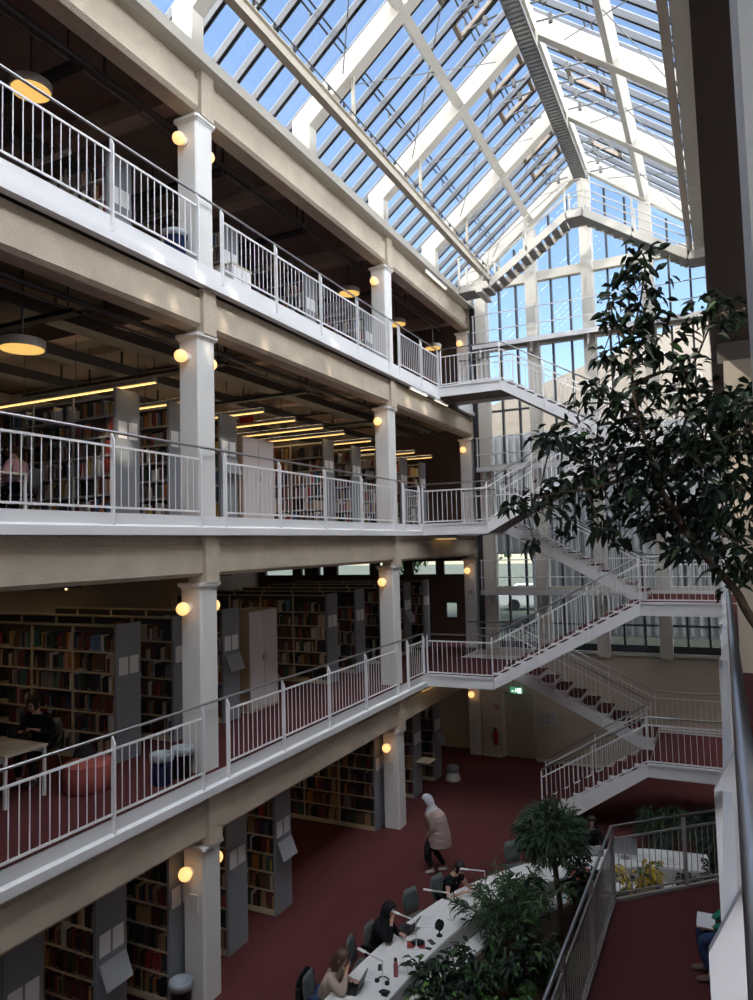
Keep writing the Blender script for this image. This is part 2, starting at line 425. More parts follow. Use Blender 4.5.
# ridge catwalk of grating and its actuators
m = MB()
for k in range(14): m.box(-3.62+k*.025, SOUTHY, 18.36, -3.61+k*.025, 22.6, 18.40)
m.box(-3.64, SOUTHY, 18.34, -3.61, 22.6, 18.44).box(-3.29, SOUTHY, 18.34, -3.26, 22.6, 18.44)
for k in range(168): m.box(-3.62, SOUTHY+k*.15, 18.355, -3.28, SOUTHY+k*.15+.03, 18.385)
rw = thing('ridge_walkway', 'narrow grey grating walkway hung under the ridge of the glass roof', 'walkway', (-3.47, 10, 18.35))
m.build('grating', GREY_METAL, rw, off=(-3.47, 10, 18.35))
for y in RY:
    for x in (-3.63, -3.27): MB().bar((x, y-.2, 18.4), (x, y-.2, 18.9), .04, .04, up=(1, 0, 0)).build('hanger', ROOF_WHITE, rw, off=(-3.47, 10, 18.35))
for y in [q+dy for q in RY[:-1] for dy in (.9, 1.5, 2.1, 2.7)]:
    for sgn in (-1, 1):
        m = MB(); m.tube([(-3.47+sgn*.35, y, 18.45), (-3.47+sgn*1.1, y+.15, UNDER(-3.47+sgn*1.1)+.5)], .022, 6)
        q = lerp((-3.47+sgn*.35, y, 18.45), (-3.47+sgn*1.1, y+.15, UNDER(-3.47+sgn*1.1)+.5), .4); m.bar(q-V((0, 0, .1)), q+V((0, 0, .1)), .09, .09, up=(1, 0, 0))
        m.build('vent_actuator', GREY_METAL, rw, off=(-3.47, 10, 18.35))
# thin tie rods under the roof slopes
m = MB()
for a, b in zip(RY[:-1], RY[1:]):
    for s_ in (-1, 1):
        xa, xb = RIDGE[0]+s_*3.0, RIDGE[0]+s_*.8
        m.tube([(xa, a+.2, UNDER(xa)+.1), (xb, b-.2, UNDER(xb)+.1)], .012, 5)
        m.tube([(xa, b-.2, UNDER(xa)+.1), (xb, a+.2, UNDER(xb)+.1)], .012, 5)
struct('roof_tie_rod_frame', m, GREY_METAL)
# travelling gantry track beams
def ibeam(x, z, y0, y1):
    w, h = .075, .13
    poly = [(x-w, z-h), (x+w, z-h), (x+w, z-h+.03), (x+.03, z-h+.05), (x+.03, z+h-.05), (x+w, z+h-.03), (x+w, z+h), (x-w, z+h), (x-w, z+h-.03), (x-.03, z+h-.05), (x-.03, z-h+.05), (x-w, z-h+.03)]
    return MB().prism_y(poly, y0, y1)
TRACK = mat('tan_grey_steel', (.50, .45, .37), .5)
for x, lab in ((-6.33, 'straight steel track beam hung below the glass slope over the galleries'), (-.43, 'straight steel track beam hung below the glass slope beside the dark soffit')):
    t = thing('gantry_track', lab, 'track beam', (x, 10, 15.45))
    ibeam(x, 15.45, SOUTHY, 22.6).build('rail_beam', TRACK, t, off=(x, 10, 15.45))
    for y in RY: MB().bar((x, y, 15.55), (x, y, UNDER(x)+.1), .06, .06, up=(1, 0, 0)).build('hanger', TRACK, t, off=(x, 10, 15.45))
    m = MB()
    m.tube([(x+.1, SOUTHY, 15.66), (x+.1, 22.5, 15.66)], .014, 5)
    for k in range(40): m.box(x+.07, SOUTHY+k*.6, 15.58, x+.12, SOUTHY+k*.6+.03, 15.66)
    m.build('cable_line_frame', GREY_BAR, t, off=(x, 10, 15.45))
# stepped maintenance gantry spanning the roof space
gt = thing('maintenance_gantry', 'pale stepped maintenance gantry bridging the hall under the roof gable', 'gantry', (-3.4, 21, 15))
GO = (-3.4, 21, 15); GY0, GY1 = 21.0, 21.75
prof = [(-7.1, 14.95), (-6.1, 14.98), (-3.7, 16.60), (-3.2, 16.60), (-.45, 14.72), (.15, 14.72)]
for gy in (GY0, GY1):
    m = MB()
    for p, q in zip(prof[:-1], prof[1:]): m.bar((p[0], gy, p[1]), (q[0], gy, q[1]), .05, .22)
    m.build('stringer', TRACK if gy == GY1 else ROOF_WHITE, gt, off=GO)
def gprof(x):
    for p, q in zip(prof[:-1], prof[1:]):
        if p[0] <= x <= q[0]: return p[1]+(q[1]-p[1])*(x-p[0])/(q[0]-p[0])
    return prof[-1][1]
for x0, x1, n in ((-6.1, -3.7, 10), (-3.2, -.45, 11)):
    for k in range(n):
        x = x0+(x1-x0)*(k+.5)/n
        MB().box(x-.11, GY0, gprof(x)-.10, x+.11, GY1, gprof(x)-.06).build('tread', GREY_METAL, gt, off=GO)
for b_ in ((-7.1, 14.84, -6.1, 14.88), (-3.7, 16.5, -3.2, 16.54), (-.45, 14.62, .15, 14.66)): MB().box(b_[0], GY0, b_[1], b_[2], GY1, b_[3]).build('platform', GREY_METAL, gt, off=GO)
for gy in (GY0, GY1):
    m = MB()
    for h in (.5, 1.0):
        m.tube([(x, gy, z+h) for x, z in prof], .017, 6)
    m.build('handrail', ROOF_WHITE, gt, off=GO)
    for x in (-7.05, -6.1, -4.9, -3.7, -3.2, -1.85, -.45):
        MB().bar((x, gy, gprof(x)), (x, gy, gprof(x)+1.0), .05, .05, up=(1, 0, 0)).build('post', ROOF_WHITE, gt, off=GO)
for x in (-6.33, -.43):
    for gy in (GY0+.1, GY1-.1): MB().bar((x, gy, 14.9), (x, gy, 15.32), .08, .08, up=(1, 0, 0)).build('wheel_bracket', ROOF_WHITE, gt, off=GO)
MB().box(-6.5, GY0-.12, 14.74, -6.3, GY1+.3, 14.84).build('cross_beam', ROOF_WHITE, gt, off=GO)

# ------------------------------------------------------------------ railings
def railing(name, label, segs, posts, bays, out, hr, hz=1.08, group=None, spacing=.135, base_drop=.22):
    """segs: list of polyline points at floor level (x,y,z). posts: list of parameter points (x,y,z).
       bays: list of (p,q) floor points between which a baluster panel hangs. out: outward normal."""
    o0 = V(segs[0]); t = thing(name, label, 'railing', o0, 0, group)
    out = V(out)
    m = MB(); m.tube([V(p)+V((0, 0, hz))-out*.03 for p in segs], .021, 8)
    m.build('handrail', HANDRAIL, t, True, off=o0)
    for pp in posts:
        p = V(pp); d = V((0, 0, 1)).cross(out); mb = MB()
        o_ = out if len(pp) == 3 else out
        a0, a1 = -.03, .04
        prof = [(a0, -base_drop), (a1, -base_drop), (a1, hz-.12), (a0+.02, hz-.02), (a0, hz-.02)]
        vs = [p+out*u+V((0, 0, w))+d*s*.011 for s in (-1, 1) for u, w in prof]; n = len(prof)
        fs = [tuple(range(n)), tuple(range(2*n-1, n-1, -1))]+[((i+1) % n, i, n+i, n+(i+1) % n) for i in range(n)]
        mb.add(vs, fs).build('post', STEEL_WHITE, t, off=o0)
    for p, q in bays:
        p, q = V(p), V(q); mb = MB(); L = (q-p).length; n = max(2, round(L/spacing))
        up = V((0, 0, 1))
        mb.bar(p+up*.07, q+up*.07, .022, .03); mb.bar(p+up*.90, q+up*.90, .022, .03)
        for k in range(1, n):
            c = lerp(p, q, k/n); mb.bar(c+up*.07, c+up*.9, .011, .011, up=out)
        mb.build('baluster_panel', STEEL_WHITE, t, off=o0)
    return t
RX = -7.375
def gallery_rail(z, label, yend, hz, extra):
    ys = [3.6, 5.25, 7.08, 8.87, 9.50, 11.12, 12.80, 14.47, 16.2, 16.84]+extra
    posts = [(RX, y, z) for y in ys]
    bays = [((RX, a+.02, z), (RX, b-.02, z)) for a, b in zip(ys[:-1], ys[1:]) if not (a in (8.87, 16.2))]
    bays += [((RX, NEARY, z), (RX, 3.58, z))]
    return railing('gallery_railing', label, [(RX, NEARY, z), (RX, yend, z)], posts, bays, (1, 0, 0), HANDRAIL, hz)
gallery_rail(L1, 'white baluster railing along the lowest gallery with the red carpet', 17.95, 1.09, [17.9])
gallery_rail(L2, 'white baluster railing along the middle gallery with lit bookcases', 17.95, 1.10, [17.9])
gallery_rail(L3, 'white baluster railing along the topmost gallery under the glass roof', 19.75, 1.13, [18.35, 19.7])

# ------------------------------------------------------------------ stairs
H0, H1, H2 = 1.73, 5.47, 9.50
SX0, SX1 = -5.5, -1.84
FY0, FY1 = 18.0, 19.35                   # front flight
BY0, BY1 = 19.75, 21.1                   # back flight
def flight(label, x0, z0, x1, z1, y0, y1, carpet):
    """stair flight from (x0,z0) to (x1,z1)"""
    o0 = (x0, y0, z0); t = thing('stair_flight', label, 'stairs', o0)
    for y in (y0, y1-.05):
        sx = 1 if x1 > x0 else -1
        hh = .29
        poly = [(x0, z0), (x1, z1), (x1, z1-hh), (x0, z0-hh)]
        if z0 < .1: poly = [(x0, z0), (x0+sx*.1, z0+.12), (x1, z1), (x1, z1-hh), (x0+sx*.75, z0)]
        m = MB()
        if sx < 0: poly = poly[::-1]
        m.prism_y(poly, y, y+.05)
        m.build('stringer', STEEL_WHITE, t, off=o0)
    n = round((z1-z0)/.17)
    for k in range(n):
        f = (k+.5)/n; x = x0+(x1-x0)*f; z = z0+(z1-z0)*(k+1)/n
        w = abs(x1-x0)/n*.56
        MB().box(x-w, y0+.05, z-.085, x+w, y1-.05, z-.03, 0).box(x-w+.005, y0+.08, z-.03, x+w-.005, y1-.08, z-.018, 1).build('tread', [STEEL_WHITE, carpet], t, off=o0)
    if z0 > .1:
        m = MB(); m.bar((x0, (y0+y1)/2, z0-.27), (x1, (y0+y1)/2, z1-.27), y1-y0-.12, .02)
        m.build('soffit_plate', BROWN if z0 > 3.6 else STEEL_WHITE, t, off=o0) if z0 > 7 else None
    return t
def landing(label, x0, x1, y0, y1, z, edges, name='stair_landing', h=.30):
    o0 = (x0, y0, z); t = thing(name, label, 'landing', o0)
    MB().box(x0+.03, y0+.03, z-.02, x1-.03, y1-.03, z).build('carpet', CARPET, t, off=o0)
    MB().box(x0+.03, y0+.05, z-.20, x1-.03, y1-.05, z-.02).build('deck', BROWN, t, off=o0)
    MB().box(x0, y0, z-h, x1, y0+.07, z+.015).box(x0, y0-.035, z-.03, x1, y0+.01, z+.015).build('edge_beam', STEEL_WHITE, t, off=o0)
    MB().box(x0, y1-.07, z-h, x1, y1, z+.015).build('edge_beam', STEEL_WHITE, t, off=o0)
    return t
landing('red-carpeted landing joining the lowest gallery at the glass end wall', -7.42, SX0, FY0, BY1, L1, 'sn')
landing('white-edged landing joining the middle gallery at the glass end wall', -7.42, SX0, FY0, BY1, L2, 'sn')
landing('white-edged landing joining the topmost gallery at the glass end wall', -7.42, SX0, BY0-.05, BY1+.2, L3, 'sn')
landing('lowest half landing, just above the plants beneath the stairs', SX1, 0.3, FY0, BY1, H0, 'sn')
landing('half landing one storey up, behind the trunk of the leaning fig', SX1, 0.3, FY0, BY1, H1, 'sn')
landing('highest half landing, hidden mostly by the fig leaves', SX1, 0.3, FY0, BY1, H2, 'sn')
flight('short stair flight rising from the red ground floor to the lowest half landing', -4.75, 0, SX1, H0, FY0, FY1, CARPET_DK)
flight('red-treaded stair flight from the lowest half landing up to the first gallery', SX1, H0, SX0, L1, BY0, BY1, CARPET_DK)
flight('white stair flight from the first gallery landing up towards the fig trunk', SX0, L1, SX1, H1, FY0, FY1, CARPET_DK)
flight('stair flight behind, from the middle half landing up to the middle gallery', SX1, H1, SX0, L2, BY0, BY1, CARPET_DK)
flight('white stair flight from the middle gallery landing up behind the fig leaves', SX0, L2, SX1, H2, FY0, FY1, CARPET_DK)
flight('topmost stair flight, coming down from the topmost gallery landing', SX1, H2, SX0, L3, BY0, BY1, CARPET_DK)
# stair railings: front line per storey
def stair_rail(label, pts, y, out, hz=1.08):
    P = [V((x, y, z)) for x, z in pts]; posts = []; bays = []
    for a, b in zip(P[:-1], P[1:]):
        L = (b-a).length; n = max(1, round(L/1.3))
        for k in range(n):
            p, q = lerp(a, b, k/n), lerp(a, b, (k+1)/n); posts.append(tuple(p)); d = (q-p).normalized()*.02
            bays.append((p+d, q-d))
    posts.append(tuple(P[-1]))
    return railing('stair_railing', label, [tuple(p) for p in P], posts, bays, out, HANDRAIL, hz)
S, N = (0, -1, 0), (0, 1, 0)
yf, yb1, yb2 = FY0+.0, FY1, BY0
stair_rail('white railing along the front of the lowest flight and half landing', [(-4.35, .24), (SX1, H0), (.05, H0)], FY0, S)
stair_rail('white railing on the wall side of the short flight from the ground floor', [(-4.55, .12), (SX1-.1, H0)], FY1, N)
stair_rail('white railing along the first gallery landing and the flight above it', [(-7.3, L1), (SX0, L1), (SX1, H1), (.05, H1)], FY0, S)
stair_rail('white railing on the inner side of the flight over the first gallery landing', [(SX0, L1), (SX1-.1, H1)], FY1, N)
stair_rail('white railing along the middle gallery landing and the flight above it', [(-7.3, L2), (SX0, L2), (SX1, H2), (.05, H2)], FY0, S)
stair_rail('white railing on the inner side of the flight over the middle gallery landing', [(SX0, L2), (SX1-.1, H2)], FY1, N)
stair_rail('white railing along the front of the topmost landing and its falling flight', [(-7.3, L3), (SX0, L3), (SX1, H2)], BY0, S, 1.13)
for lab, z0, z1 in (('the red-treaded flight under the first gallery landing', H0, L1), ('the flight that climbs to the middle gallery landing', H1, L2)):
    stair_rail('front railing of '+lab, [(SX1-.05, z0), (SX0, z1)], BY0, S)
    stair_rail('window-side railing of '+lab, [(SX1+1.8, z0), (SX1-.05, z0), (SX0, z1), (-7.2, z1)], BY1, N)
stair_rail('window-side railing of the topmost landing and its falling flight', [(SX1+1.8, H2), (SX1-.05, H2), (SX0, L3), (-7.2, L3)], BY1+.1, N)
# catwalks in front of the glass wall
for z, lab in ((5.42, 'grating catwalk before the end glazing, lowest of three'), (9.42, 'grating catwalk before the end glazing, middle one of three'), (13.50, 'grating catwalk before the end glazing, highest of three')):
    t = thing('window_catwalk', lab, 'catwalk', (-3.4, 22.5, z)); o0 = (-3.4, 22.5, z)
    MB().box(-7.15, 22.42, z-.04, .25, 23.0, z).build('grating', GREY_METAL, t, off=o0)
    MB().box(-7.15, 22.38, z-.12, .25, 22.42, z+.03).build('edge_bar', STEEL_WHITE, t, off=o0)
    for k, h in enumerate((.45, 1.0)): MB().tube([(-7.15, 22.4, z+h), (.25, 22.4, z+h)], .017, 6).build('handrail', STEEL_WHITE, t, off=o0)
    for x in (-7.1, -5.0, -3.2, -1.4, .2): MB().bar((x, 22.4, z-.05), (x, 22.4, z+1.0), .03, .03, up=(1, 0, 0)).build('post', STEEL_WHITE, t, off=o0)
    for x in POSTX:
        MB().prism_y([(x-.03, z-.4), (x+.03, z-.4), (x+.03, z-.05), (x-.03, z-.05)], 22.6, 22.9).build('bracket', STEEL_WHITE, t, off=o0)

# ------------------------------------------------------------------ opposite gallery (where the viewer stands)
RXE = -.055
struct('floor_half_gallery', MB().box(.02, SOUTHY, H1-.28, 6.8, 18.0, H1), CARPET)
m = MB().prism_y([(RXE-.02, H1-.29), (RXE+.1, H1-.29), (RXE+.1, H1+.01), (RXE+.02, H1+.01), (RXE+.02, H1-.14), (RXE-.02, H1-.16)], SOUTHY, 18.0)
struct('trim_half_gallery_edge', m, STEEL_WHITE)
struct('ceiling_half_gallery', MB().box(.05, SOUTHY, 9.22, 6.8, 18.0, H2).box(-.012, SOUTHY, 9.19, .05, 18.0, 9.55), BROWN)
for y in (9.23, 16.5): struct('beam_half_gallery', MB().box(.05, y-.2, 8.98, 6.8, y+.2, 9.22), BROWN)
struct('ceiling_half_gallery_top', MB().box(.4, SOUTHY, 13.3, 6.8, 18., 13.6), SOFFIT)
struct('wall_east', MB().box(6.8, SOUTHY, 0, 7.0, ENDY, 15.6), BEIGE2)
struct('trim_eave_east', MB().box(-.32, SOUTHY, 15.33, .02, 23.2, 15.62).box(.02, SOUTHY, 15.2, .9, 23.4, 15.45), ROOF_WHITE)
struct('wall_east_upper', MB().box(.7, SOUTHY, 9.5, .9, 23.4, 15.3), BEIGE2)
struct('wall_north_east', MB().box(.55, 23.0, 0, 7, 23.5, 15.4), BEIGE2)
struct('wall_south', MB().box(WESTX, SOUTHY-.2, 0, .2, SOUTHY, 15.6).box(.2, SOUTHY-.2, 0, 7, SOUTHY, 6.9).box(.2, SOUTHY-.2, 9.0, 7, SOUTHY, 15.6).box(4.4, SOUTHY-.2, 6.9, 7, SOUTHY, 9.0).box(.2, SOUTHY-.2, 6.9, .9, SOUTHY, 9.).box(2.8, SOUTHY-.2, 6.9, 3.0, SOUTHY, 9.).prism_y([(-7.7, 15.6), (.8, 15.6), (RIDGE[0], 19.3)], SOUTHY-.2, SOUTHY), BEIGE2)  # unseen end wall shading the near column; openings added to light it
column(.51, 1.69, H1, 9.2)
struct('column_far_half_gallery', MB().box(.11, 9.02, H1, .53, 9.44, 9.0), BEIGE)
column(.53, 9.02, H0, H1-.28)
column(.53, 16.36, H0, H1-.28)
struct('wall_half_gallery_niche', MB().box(1.2, 12.5, H1, 6.8, 12.7, 9.2), BEIGE2)
ys = [1.2, 1.95, 3.95, 5.6, 7.25, 8.9, 10.55, 12.2, 13.85, 15.5, 17.2]
railing('near_railing', 'white post-and-steel railing running away close beside the viewer and the fig', [(-.01, -.5, H1), (-.01, 17.9, H1)], [(-.01, y, H1) for y in ys],
        [((-.02, a+.02, H1), (-.02, b-.02, H1)) for a, b in zip(ys[:-1], ys[1:])], (-1, 0, 0), HANDRAIL, 1.03)

# lower right platform with its kinked railing
PZ = H0
pp = [(-1.66, 4.0), (-1.66, 11.08), (-.2, 12.42), (6.0, 12.42), (6.0, 4.0)]
struct('floor_platform', MB().prism(pp, PZ-.25, PZ), CARPET)
def kink_rail():
    a, b, c = V((-1.69, 4.0, PZ)), V((-1.69, 11.1, PZ)), V((.3, 12.92, PZ))
    o0 = a; t = thing('platform_railing', 'metal baluster railing with a kink, round the red platform above the plants', 'railing', o0)
    GR = mat('grey_painted_steel', (.42, .40, .39), .4, .3)
    MB().tube([p+V((0, 0, 1.06)) for p in (a, b, c)], .022, 8).build('handrail', HANDRAIL, t, True, off=o0)
    MB().bar(a+V((0, 0, .0)), b, .05, .08).bar(b, c, .05, .08).build('kerb_rail', GR, t, off=o0)
    ps = [lerp(a, b, k/4) for k in range(1, 5)]+[lerp(b, c, .47), lerp(b, c, .95)]
    for p in ps: MB().bar(p-V((0, 0, .15)), p+V((0, 0, 1.04)), .06, .06, up=(1, 0, 0)).build('post', GR, t, off=o0)
    seq = [a]+ps
    for p, q in zip(seq[:-1], seq[1:]):
        mb = MB(); up = V((0, 0, 1))
        for h in (.10, .88): mb.bar(p+up*h, q+up*h, .02, .03)
        n = round((q-p).length/.11)
        for k in range(1, n): c_ = lerp(p, q, k/n); mb.bar(c_+up*.1, c_+up*.88, .012, .012, up=(1, 0, 0))
        mb.build('baluster_panel', GR, t, off=o0)
kink_rail()

# ------------------------------------------------------------------ lamps
def globe_lamp(label, x, y, z, n, group):
    t = thing('globe_wall_lamp', label, 'wall lamp', (x, y, z), 0, group); n = V(n)
    MB().lathe([(.085, 0), (.085, .03), (.05, .045), (.05, .07)], (0, 0, 0), n, 18).build('lamp_base', COLUMN_WHITE, t)
    o = MB(); c = n*.14; o.sphere(c, .105, 18, 12); o.build('globe', GLOBE, t, True)
    return t
g0 = globe_lamp('glowing round globe lamp on the near column of the ground floor', FX-.25, 9.02, 1.99, (0, -1, 0), None)
names = {L0: 'ground floor', L1: 'lowest gallery', L2: 'middle gallery', L3: 'topmost gallery'}
cn = ['near column', 'middle column', 'far column']
gz = {L0: 1.985, L1: 6.07, L2: 10.145, L3: 13.80}
for z in (L0, L1, L2, L3):
    for i, y in enumerate(COLY):
        if not (z == L0 and i == 0):
            dup(g0, (FX-.25, y, gz[z]), 0, 'glowing round globe lamp facing the viewer on the %s of the %s' % (cn[i], names[z]))
        if i < 1:
            dup(g0, (FX-.2, y+CW, gz[z]), PI, 'globe lamp peeking from behind the %s of the %s' % (cn[i], names[z]))
def disc_lamp(label, x, y, z, r, drop, group=None):
    t = thing('disc_ceiling_lamp', label, 'ceiling lamp', (x, y, z), 0, group)
    MB().lathe([(r, .0), (r, .12), (r*.96, .13)], n=32).build('drum', mat('grey_lamp_drum', (.33, .31, .29), .5), t, False)
    MB().lathe([(r*.93, -.012), (r*.93, .0)], n=32).build('diffuser', DISC, t)
    MB().tube([(0, 0, .13), (0, 0, .13+drop)], .02, 8).build('stem', DUCT, t)
    return t
disc_lamp('yellow glowing disc lamp under the topmost ceiling, over the near railing', -9.08, 7.13, 14.0, .30, .85)
d2 = disc_lamp('yellow glowing disc lamp before the middle column of the topmost gallery', -8.99, 17.2, 14.0, .30, .85)
dup(d2, (-8.99, 20.4, 14.0), 0, 'yellow glowing disc lamp just beyond the middle column of the topmost gallery')
dup(d2, (-9.0, 23.6, 14.0), 0, 'small yellow disc lamp by the far column of the topmost gallery')
disc_lamp('yellow glowing disc lamp hung over the pink-clothed reader', -8.78, 6.77, 9.9, .31, 1.2)
LAMPGREY = mat('grey_lamp_housing', (.30, .29, .28), .5)
def led_lamp(name, label, x0, x1, y, z, group, parent_drop=1.1, strip=None):
    t = thing(name, label, 'linear lamp', (x1, y, z), 0, group)
    L = x1-x0
    hid = z < 7
    m_ = MB().box(-L, -.035, .012 if hid else 0, 0, .035, .075)
    if hid: m_.box(-L, -.035, -.03, 0, -.03, .012).box(-L, .03, -.03, 0, .035, .012)
    m_.build('housing', LAMPGREY, t)
    if strip is None and not hid: MB().box(-L+.02, -.025, .075, -.02, .025, .078).build('uplight_strip', UPLIGHT_FILL, t)  # unseen glowing strip added on top to brighten the ceiling
    if strip is None and not hid:
        MB().box(-L+.02, -.034, -.022, -.02, -.026, 0).box(-L+.02, .026, -.022, -.02, .034, 0).box(-.028, -.026, -.022, -.02, .026, 0).build('diffuser_lip_frame', LED, t)
    MB().box(-L+.03, -.024, -.006, -.03, .024, 0).build('led_strip' if strip is None else 'diffuser', strip or LED_FILL, t)  # hidden LED glow added out of view to brighten the shelves below
    for q in (.28, .48, .9): MB().tube([(-L*q, 0, .075), (-L*q, 0, parent_drop)], .008, 5).build('suspension_rod', DUCT, t)
    return t
where = ['over the bookcase in front of the near column', 'over the aisle behind the near column', 'over the grey locker', 'over the bookcase before the middle column', 'just before the middle column', 'level with the middle column',
         'first beyond the middle column', 'second beyond the middle column', 'third beyond the middle column', 'next to the far column']
for k, y in enumerate([9.25, 10.8, 12.45, 13.7, 14.95, 16.06, 17.6, 19.2, 20.7, 22.2]):
    led_lamp('linear_lamp', 'suspended strip lamp on the middle gallery, '+where[k], -15.5, -8.62, y, 9.9, None, 1.02 if k == 0 else 1.45)
w2 = ['over the reader and the red stool', 'behind the near column', 'over the middle rows', 'over the rows before the middle column', 'beyond the middle column']
for k, y in enumerate([7.9, 10.8, 12.6, 14.6, 19.5]):  # the lamp over the reader is added, lit to brighten nearby shelves
    led_lamp('linear_lamp', 'strip lamp under the ceiling of the lowest gallery, '+w2[k], -15.5, -10.2 if k else -9.2, y, 6.45, None, .75)
w3 = ['near rows', 'rows behind the near column', 'rows before the middle column', 'rows at the far wall']
for k, y in enumerate([6.9, 11.0, 14.6, 20.8]):
    led_lamp('linear_lamp', 'strip lamp under the ground floor ceiling, over the '+w3[k], -14.5, -8.9, y, 2.78, None, .4, None)
for k, y in enumerate([8.3, 10.8, 14.2, 18]):
    led_lamp('linear_lamp', 'unlit strip lamp of the topmost gallery, over row %s' % ['by the near column', 'behind the near column', 'before the middle column', 'beyond the middle column'][k], -14, -9.6, y, 13.75, None, 1.2, SHELF_GREY)
def batten(label, y0, y1, z):
    t = thing('ceiling_batten_light', label, 'batten light', (-7.36, (y0+y1)/2, z))
    L = (y1-y0)/2
    MB().box(-.03, -L, 0, .03, L, .06).build('housing', STEEL_WHITE, t); MB().box(-.02, -L+.02, -.012, .022, L-.02, 0).build('diffuser', LED_COLD, t)
batten('short white strip light under the topmost gallery edge, above the middle beam', 17.5, 18.7, FB[L3]-.08)
batten('short white strip light under the topmost gallery edge, beside the landing', 19.3, 20.4, FB[L3]-.08)
batten('short white strip light at the eave by the gantry end', 18.9, 20.6, 14.90)
for lab, x, y, z in (('over the ground floor bookcases at the far column', -7.40, 18.6, 3.12), ('over the lowest gallery beside the landing', -7.40, 20.0, 7.16)):
    t = thing('ceiling_batten_light', 'warm strip light under the gallery edge '+lab, 'batten light', (x, y, z))
    MB().box(-.04, -.8, -.02, .04, .8, .05).build('housing', STEEL_WHITE, t); MB().box(-.03, -.78, -.04, .03, .78, -.02).build('diffuser', LED, t)
# ------------------------------------------------------------------ ducts and pipes under the ceilings
for z, lvl in ((10.75, 'middle'), (6.72, 'lowest'), (14.55, 'topmost')):
    for k, (x, dz, w) in enumerate(((-8.5, .0, .13), (-9.6, .1, .4), (-11.2, .05, .3), (-13, 0, .35))):
        if lvl == 'topmost' and k in (1, 3): continue
        pos = ['beside the facade beam', 'over the shelf ends', 'over the shelf rows', 'deep over the shelves'][k]
        t = thing('ceiling_duct' if w > .2 else 'ceiling_pipe', 'dark grey %s under the %s gallery ceiling, %s' % ('air duct' if w > .2 else 'service pipe', lvl, pos), 'duct' if w > .2 else 'pipe', (x, 10, z+dz))
        if w > .2: MB().box(-w/2, -9, -.1, w/2, 13, .1).build('duct_body', DUCT, t)
        else:
            MB().tube([(0, -9, 0), (0, 13, 0)], .05, 10).build('pipe_run', DUCT, t, True)
            MB().tube([(.0, -9, -.15), (.0, 13, -.15)], .022, 8).build('conduit', DUCT, t, True)
        for q in range(-8, 13, 3): MB().box(-.02, q, .0, .02, q+.03, 14.98-(z+dz) if lvl == 'topmost' else .42).build('hanger', DUCT, t)
    for k, y in enumerate((5.3, 7.4, 10.9, 13.9, 18.3)):
        pos = ['close to the near railing end', 'before the near column', 'just behind the near column', 'before the middle column', 'beyond the middle column'][k]
        t = thing('cable_tray', 'black cable tray under the %s gallery ceiling, %s' % (lvl, pos), 'cable tray', (-8, y, z-.22))
        MB().box(-6, -.09, 0, -.4, -.08, .07).box(-6, .08, 0, -.4, .09, .07).box(-6, -.09, 0, -.4, .09, .008).build('tray', DARK, t)
        for q in (-.6, -2.2, -4): MB().tube([(q, 0, 0), (q, 0, .7)], .012, 5).build('hanger_rod', DARK, t)
# ------------------------------------------------------------------ bookcases
SHZ = [.10, .46, .80, 1.14, 1.47, 1.82]
GAPSHADE = mat('dark_partition_metal', (.05, .045, .04), .7)  # dark sheet puts the shade of see-through shelf gaps into the colour
SIGNFLAP = mat('grey_flap_metal', (.28, .29, .31), .5)
def make_bookcase(name, label, bays, wide, ends, metal, flap=False):
    t = thing(name, label, 'bookcase')
    L = wide*bays; ch = .012
    p = MB().box(-.03, 0, 0, 0, .56, 2.28).box(-.04, -.012, 0, -.025, .572, 2.28).build('end_panel', PANEL_GREY, t)
    for y in ends: MB().box(.0, y, 1.42, .006, y+.20, 1.72).build('paper_sign', PAPER, p)
    if flap:
        MB().obox((.10, .27, 1.18), (.0, .24, 0), (.07, 0, -.16), (.011, 0, .005)).build('reading_flap', SIGNFLAP, p)
    for k in range(1, bays+1):
        MB().box(-k*wide-.018, 0, 0, -k*wide+.018, .035, 2.22).box(-k*wide-.018, .525, 0, -k*wide+.018, .56, 2.22).build('upright', metal, t)
    for z in SHZ:
        MB().box(-L, .005, z-.03, -.03, .55, z).build('shelf_board', metal, t)
    MB().box(-L, .0, 0, -.03, .56, .07).build('plinth', metal, t)
    MB().box(-L, .275, .07, -.03, .285, 2.2).build('centre_partition', GAPSHADE, t)
    MB().box(-L, .255, 2.2, -.03, .305, 2.24).build('top_rail', metal, t)
    return t
ROWS = []        # (level name, floor z, x end, y, bays, wide, x visible from, description, height palette)
def rows_for(z, xe, ys, lvl, metal, descs, prev, extras):
    proto = None
    for k, y in enumerate(ys):
        flap = extras[k]
        lab = 'grey-ended bookcase of the %s, %s' % (lvl, descs[k])
        t = make_bookcase('bookcase', lab, 5, 1.03, (.06, .30), metal, flap) if (proto is None or flap) else dup(proto, (0, 0, 0), 0, lab)
        if proto is None and not flap: proto = t
        t.location = (xe, y, z)
        py = prev[k]
        bound = -1e3 if py is None else xe*(y/py)
        ROWS.append((lvl, z, xe, y, 5, 1.03, max(bound-1.2, xe-5.15), bound, descs[k]))
D1 = ['in front of the near column, beside the reader', 'directly behind the near column', 'second behind the near column, with a flap', 'two in front of the middle column', 'just before the middle column', 'level with the middle column', 'behind the middle column', 'second behind the middle column']
rows_for(L1, -9.22, [8.92, 10.30, 11.74, 15.98, 17.55, 19.1, 20.9, 22.5], 'lowest gallery', SHELF_METAL, D1, [None, 9.47, 10.9, 13.7, 16.5, 18.1, 19.7, 21.5], [0, 0, 1, 0, 0, 0, 1, 0])
D2 = ['in front of the near column, behind the pink reader', 'directly behind the near column', 'second behind the near column', 'two in front of the middle column', 'just before the middle column', 'level with the middle column', 'behind the middle column', 'second behind the middle column']
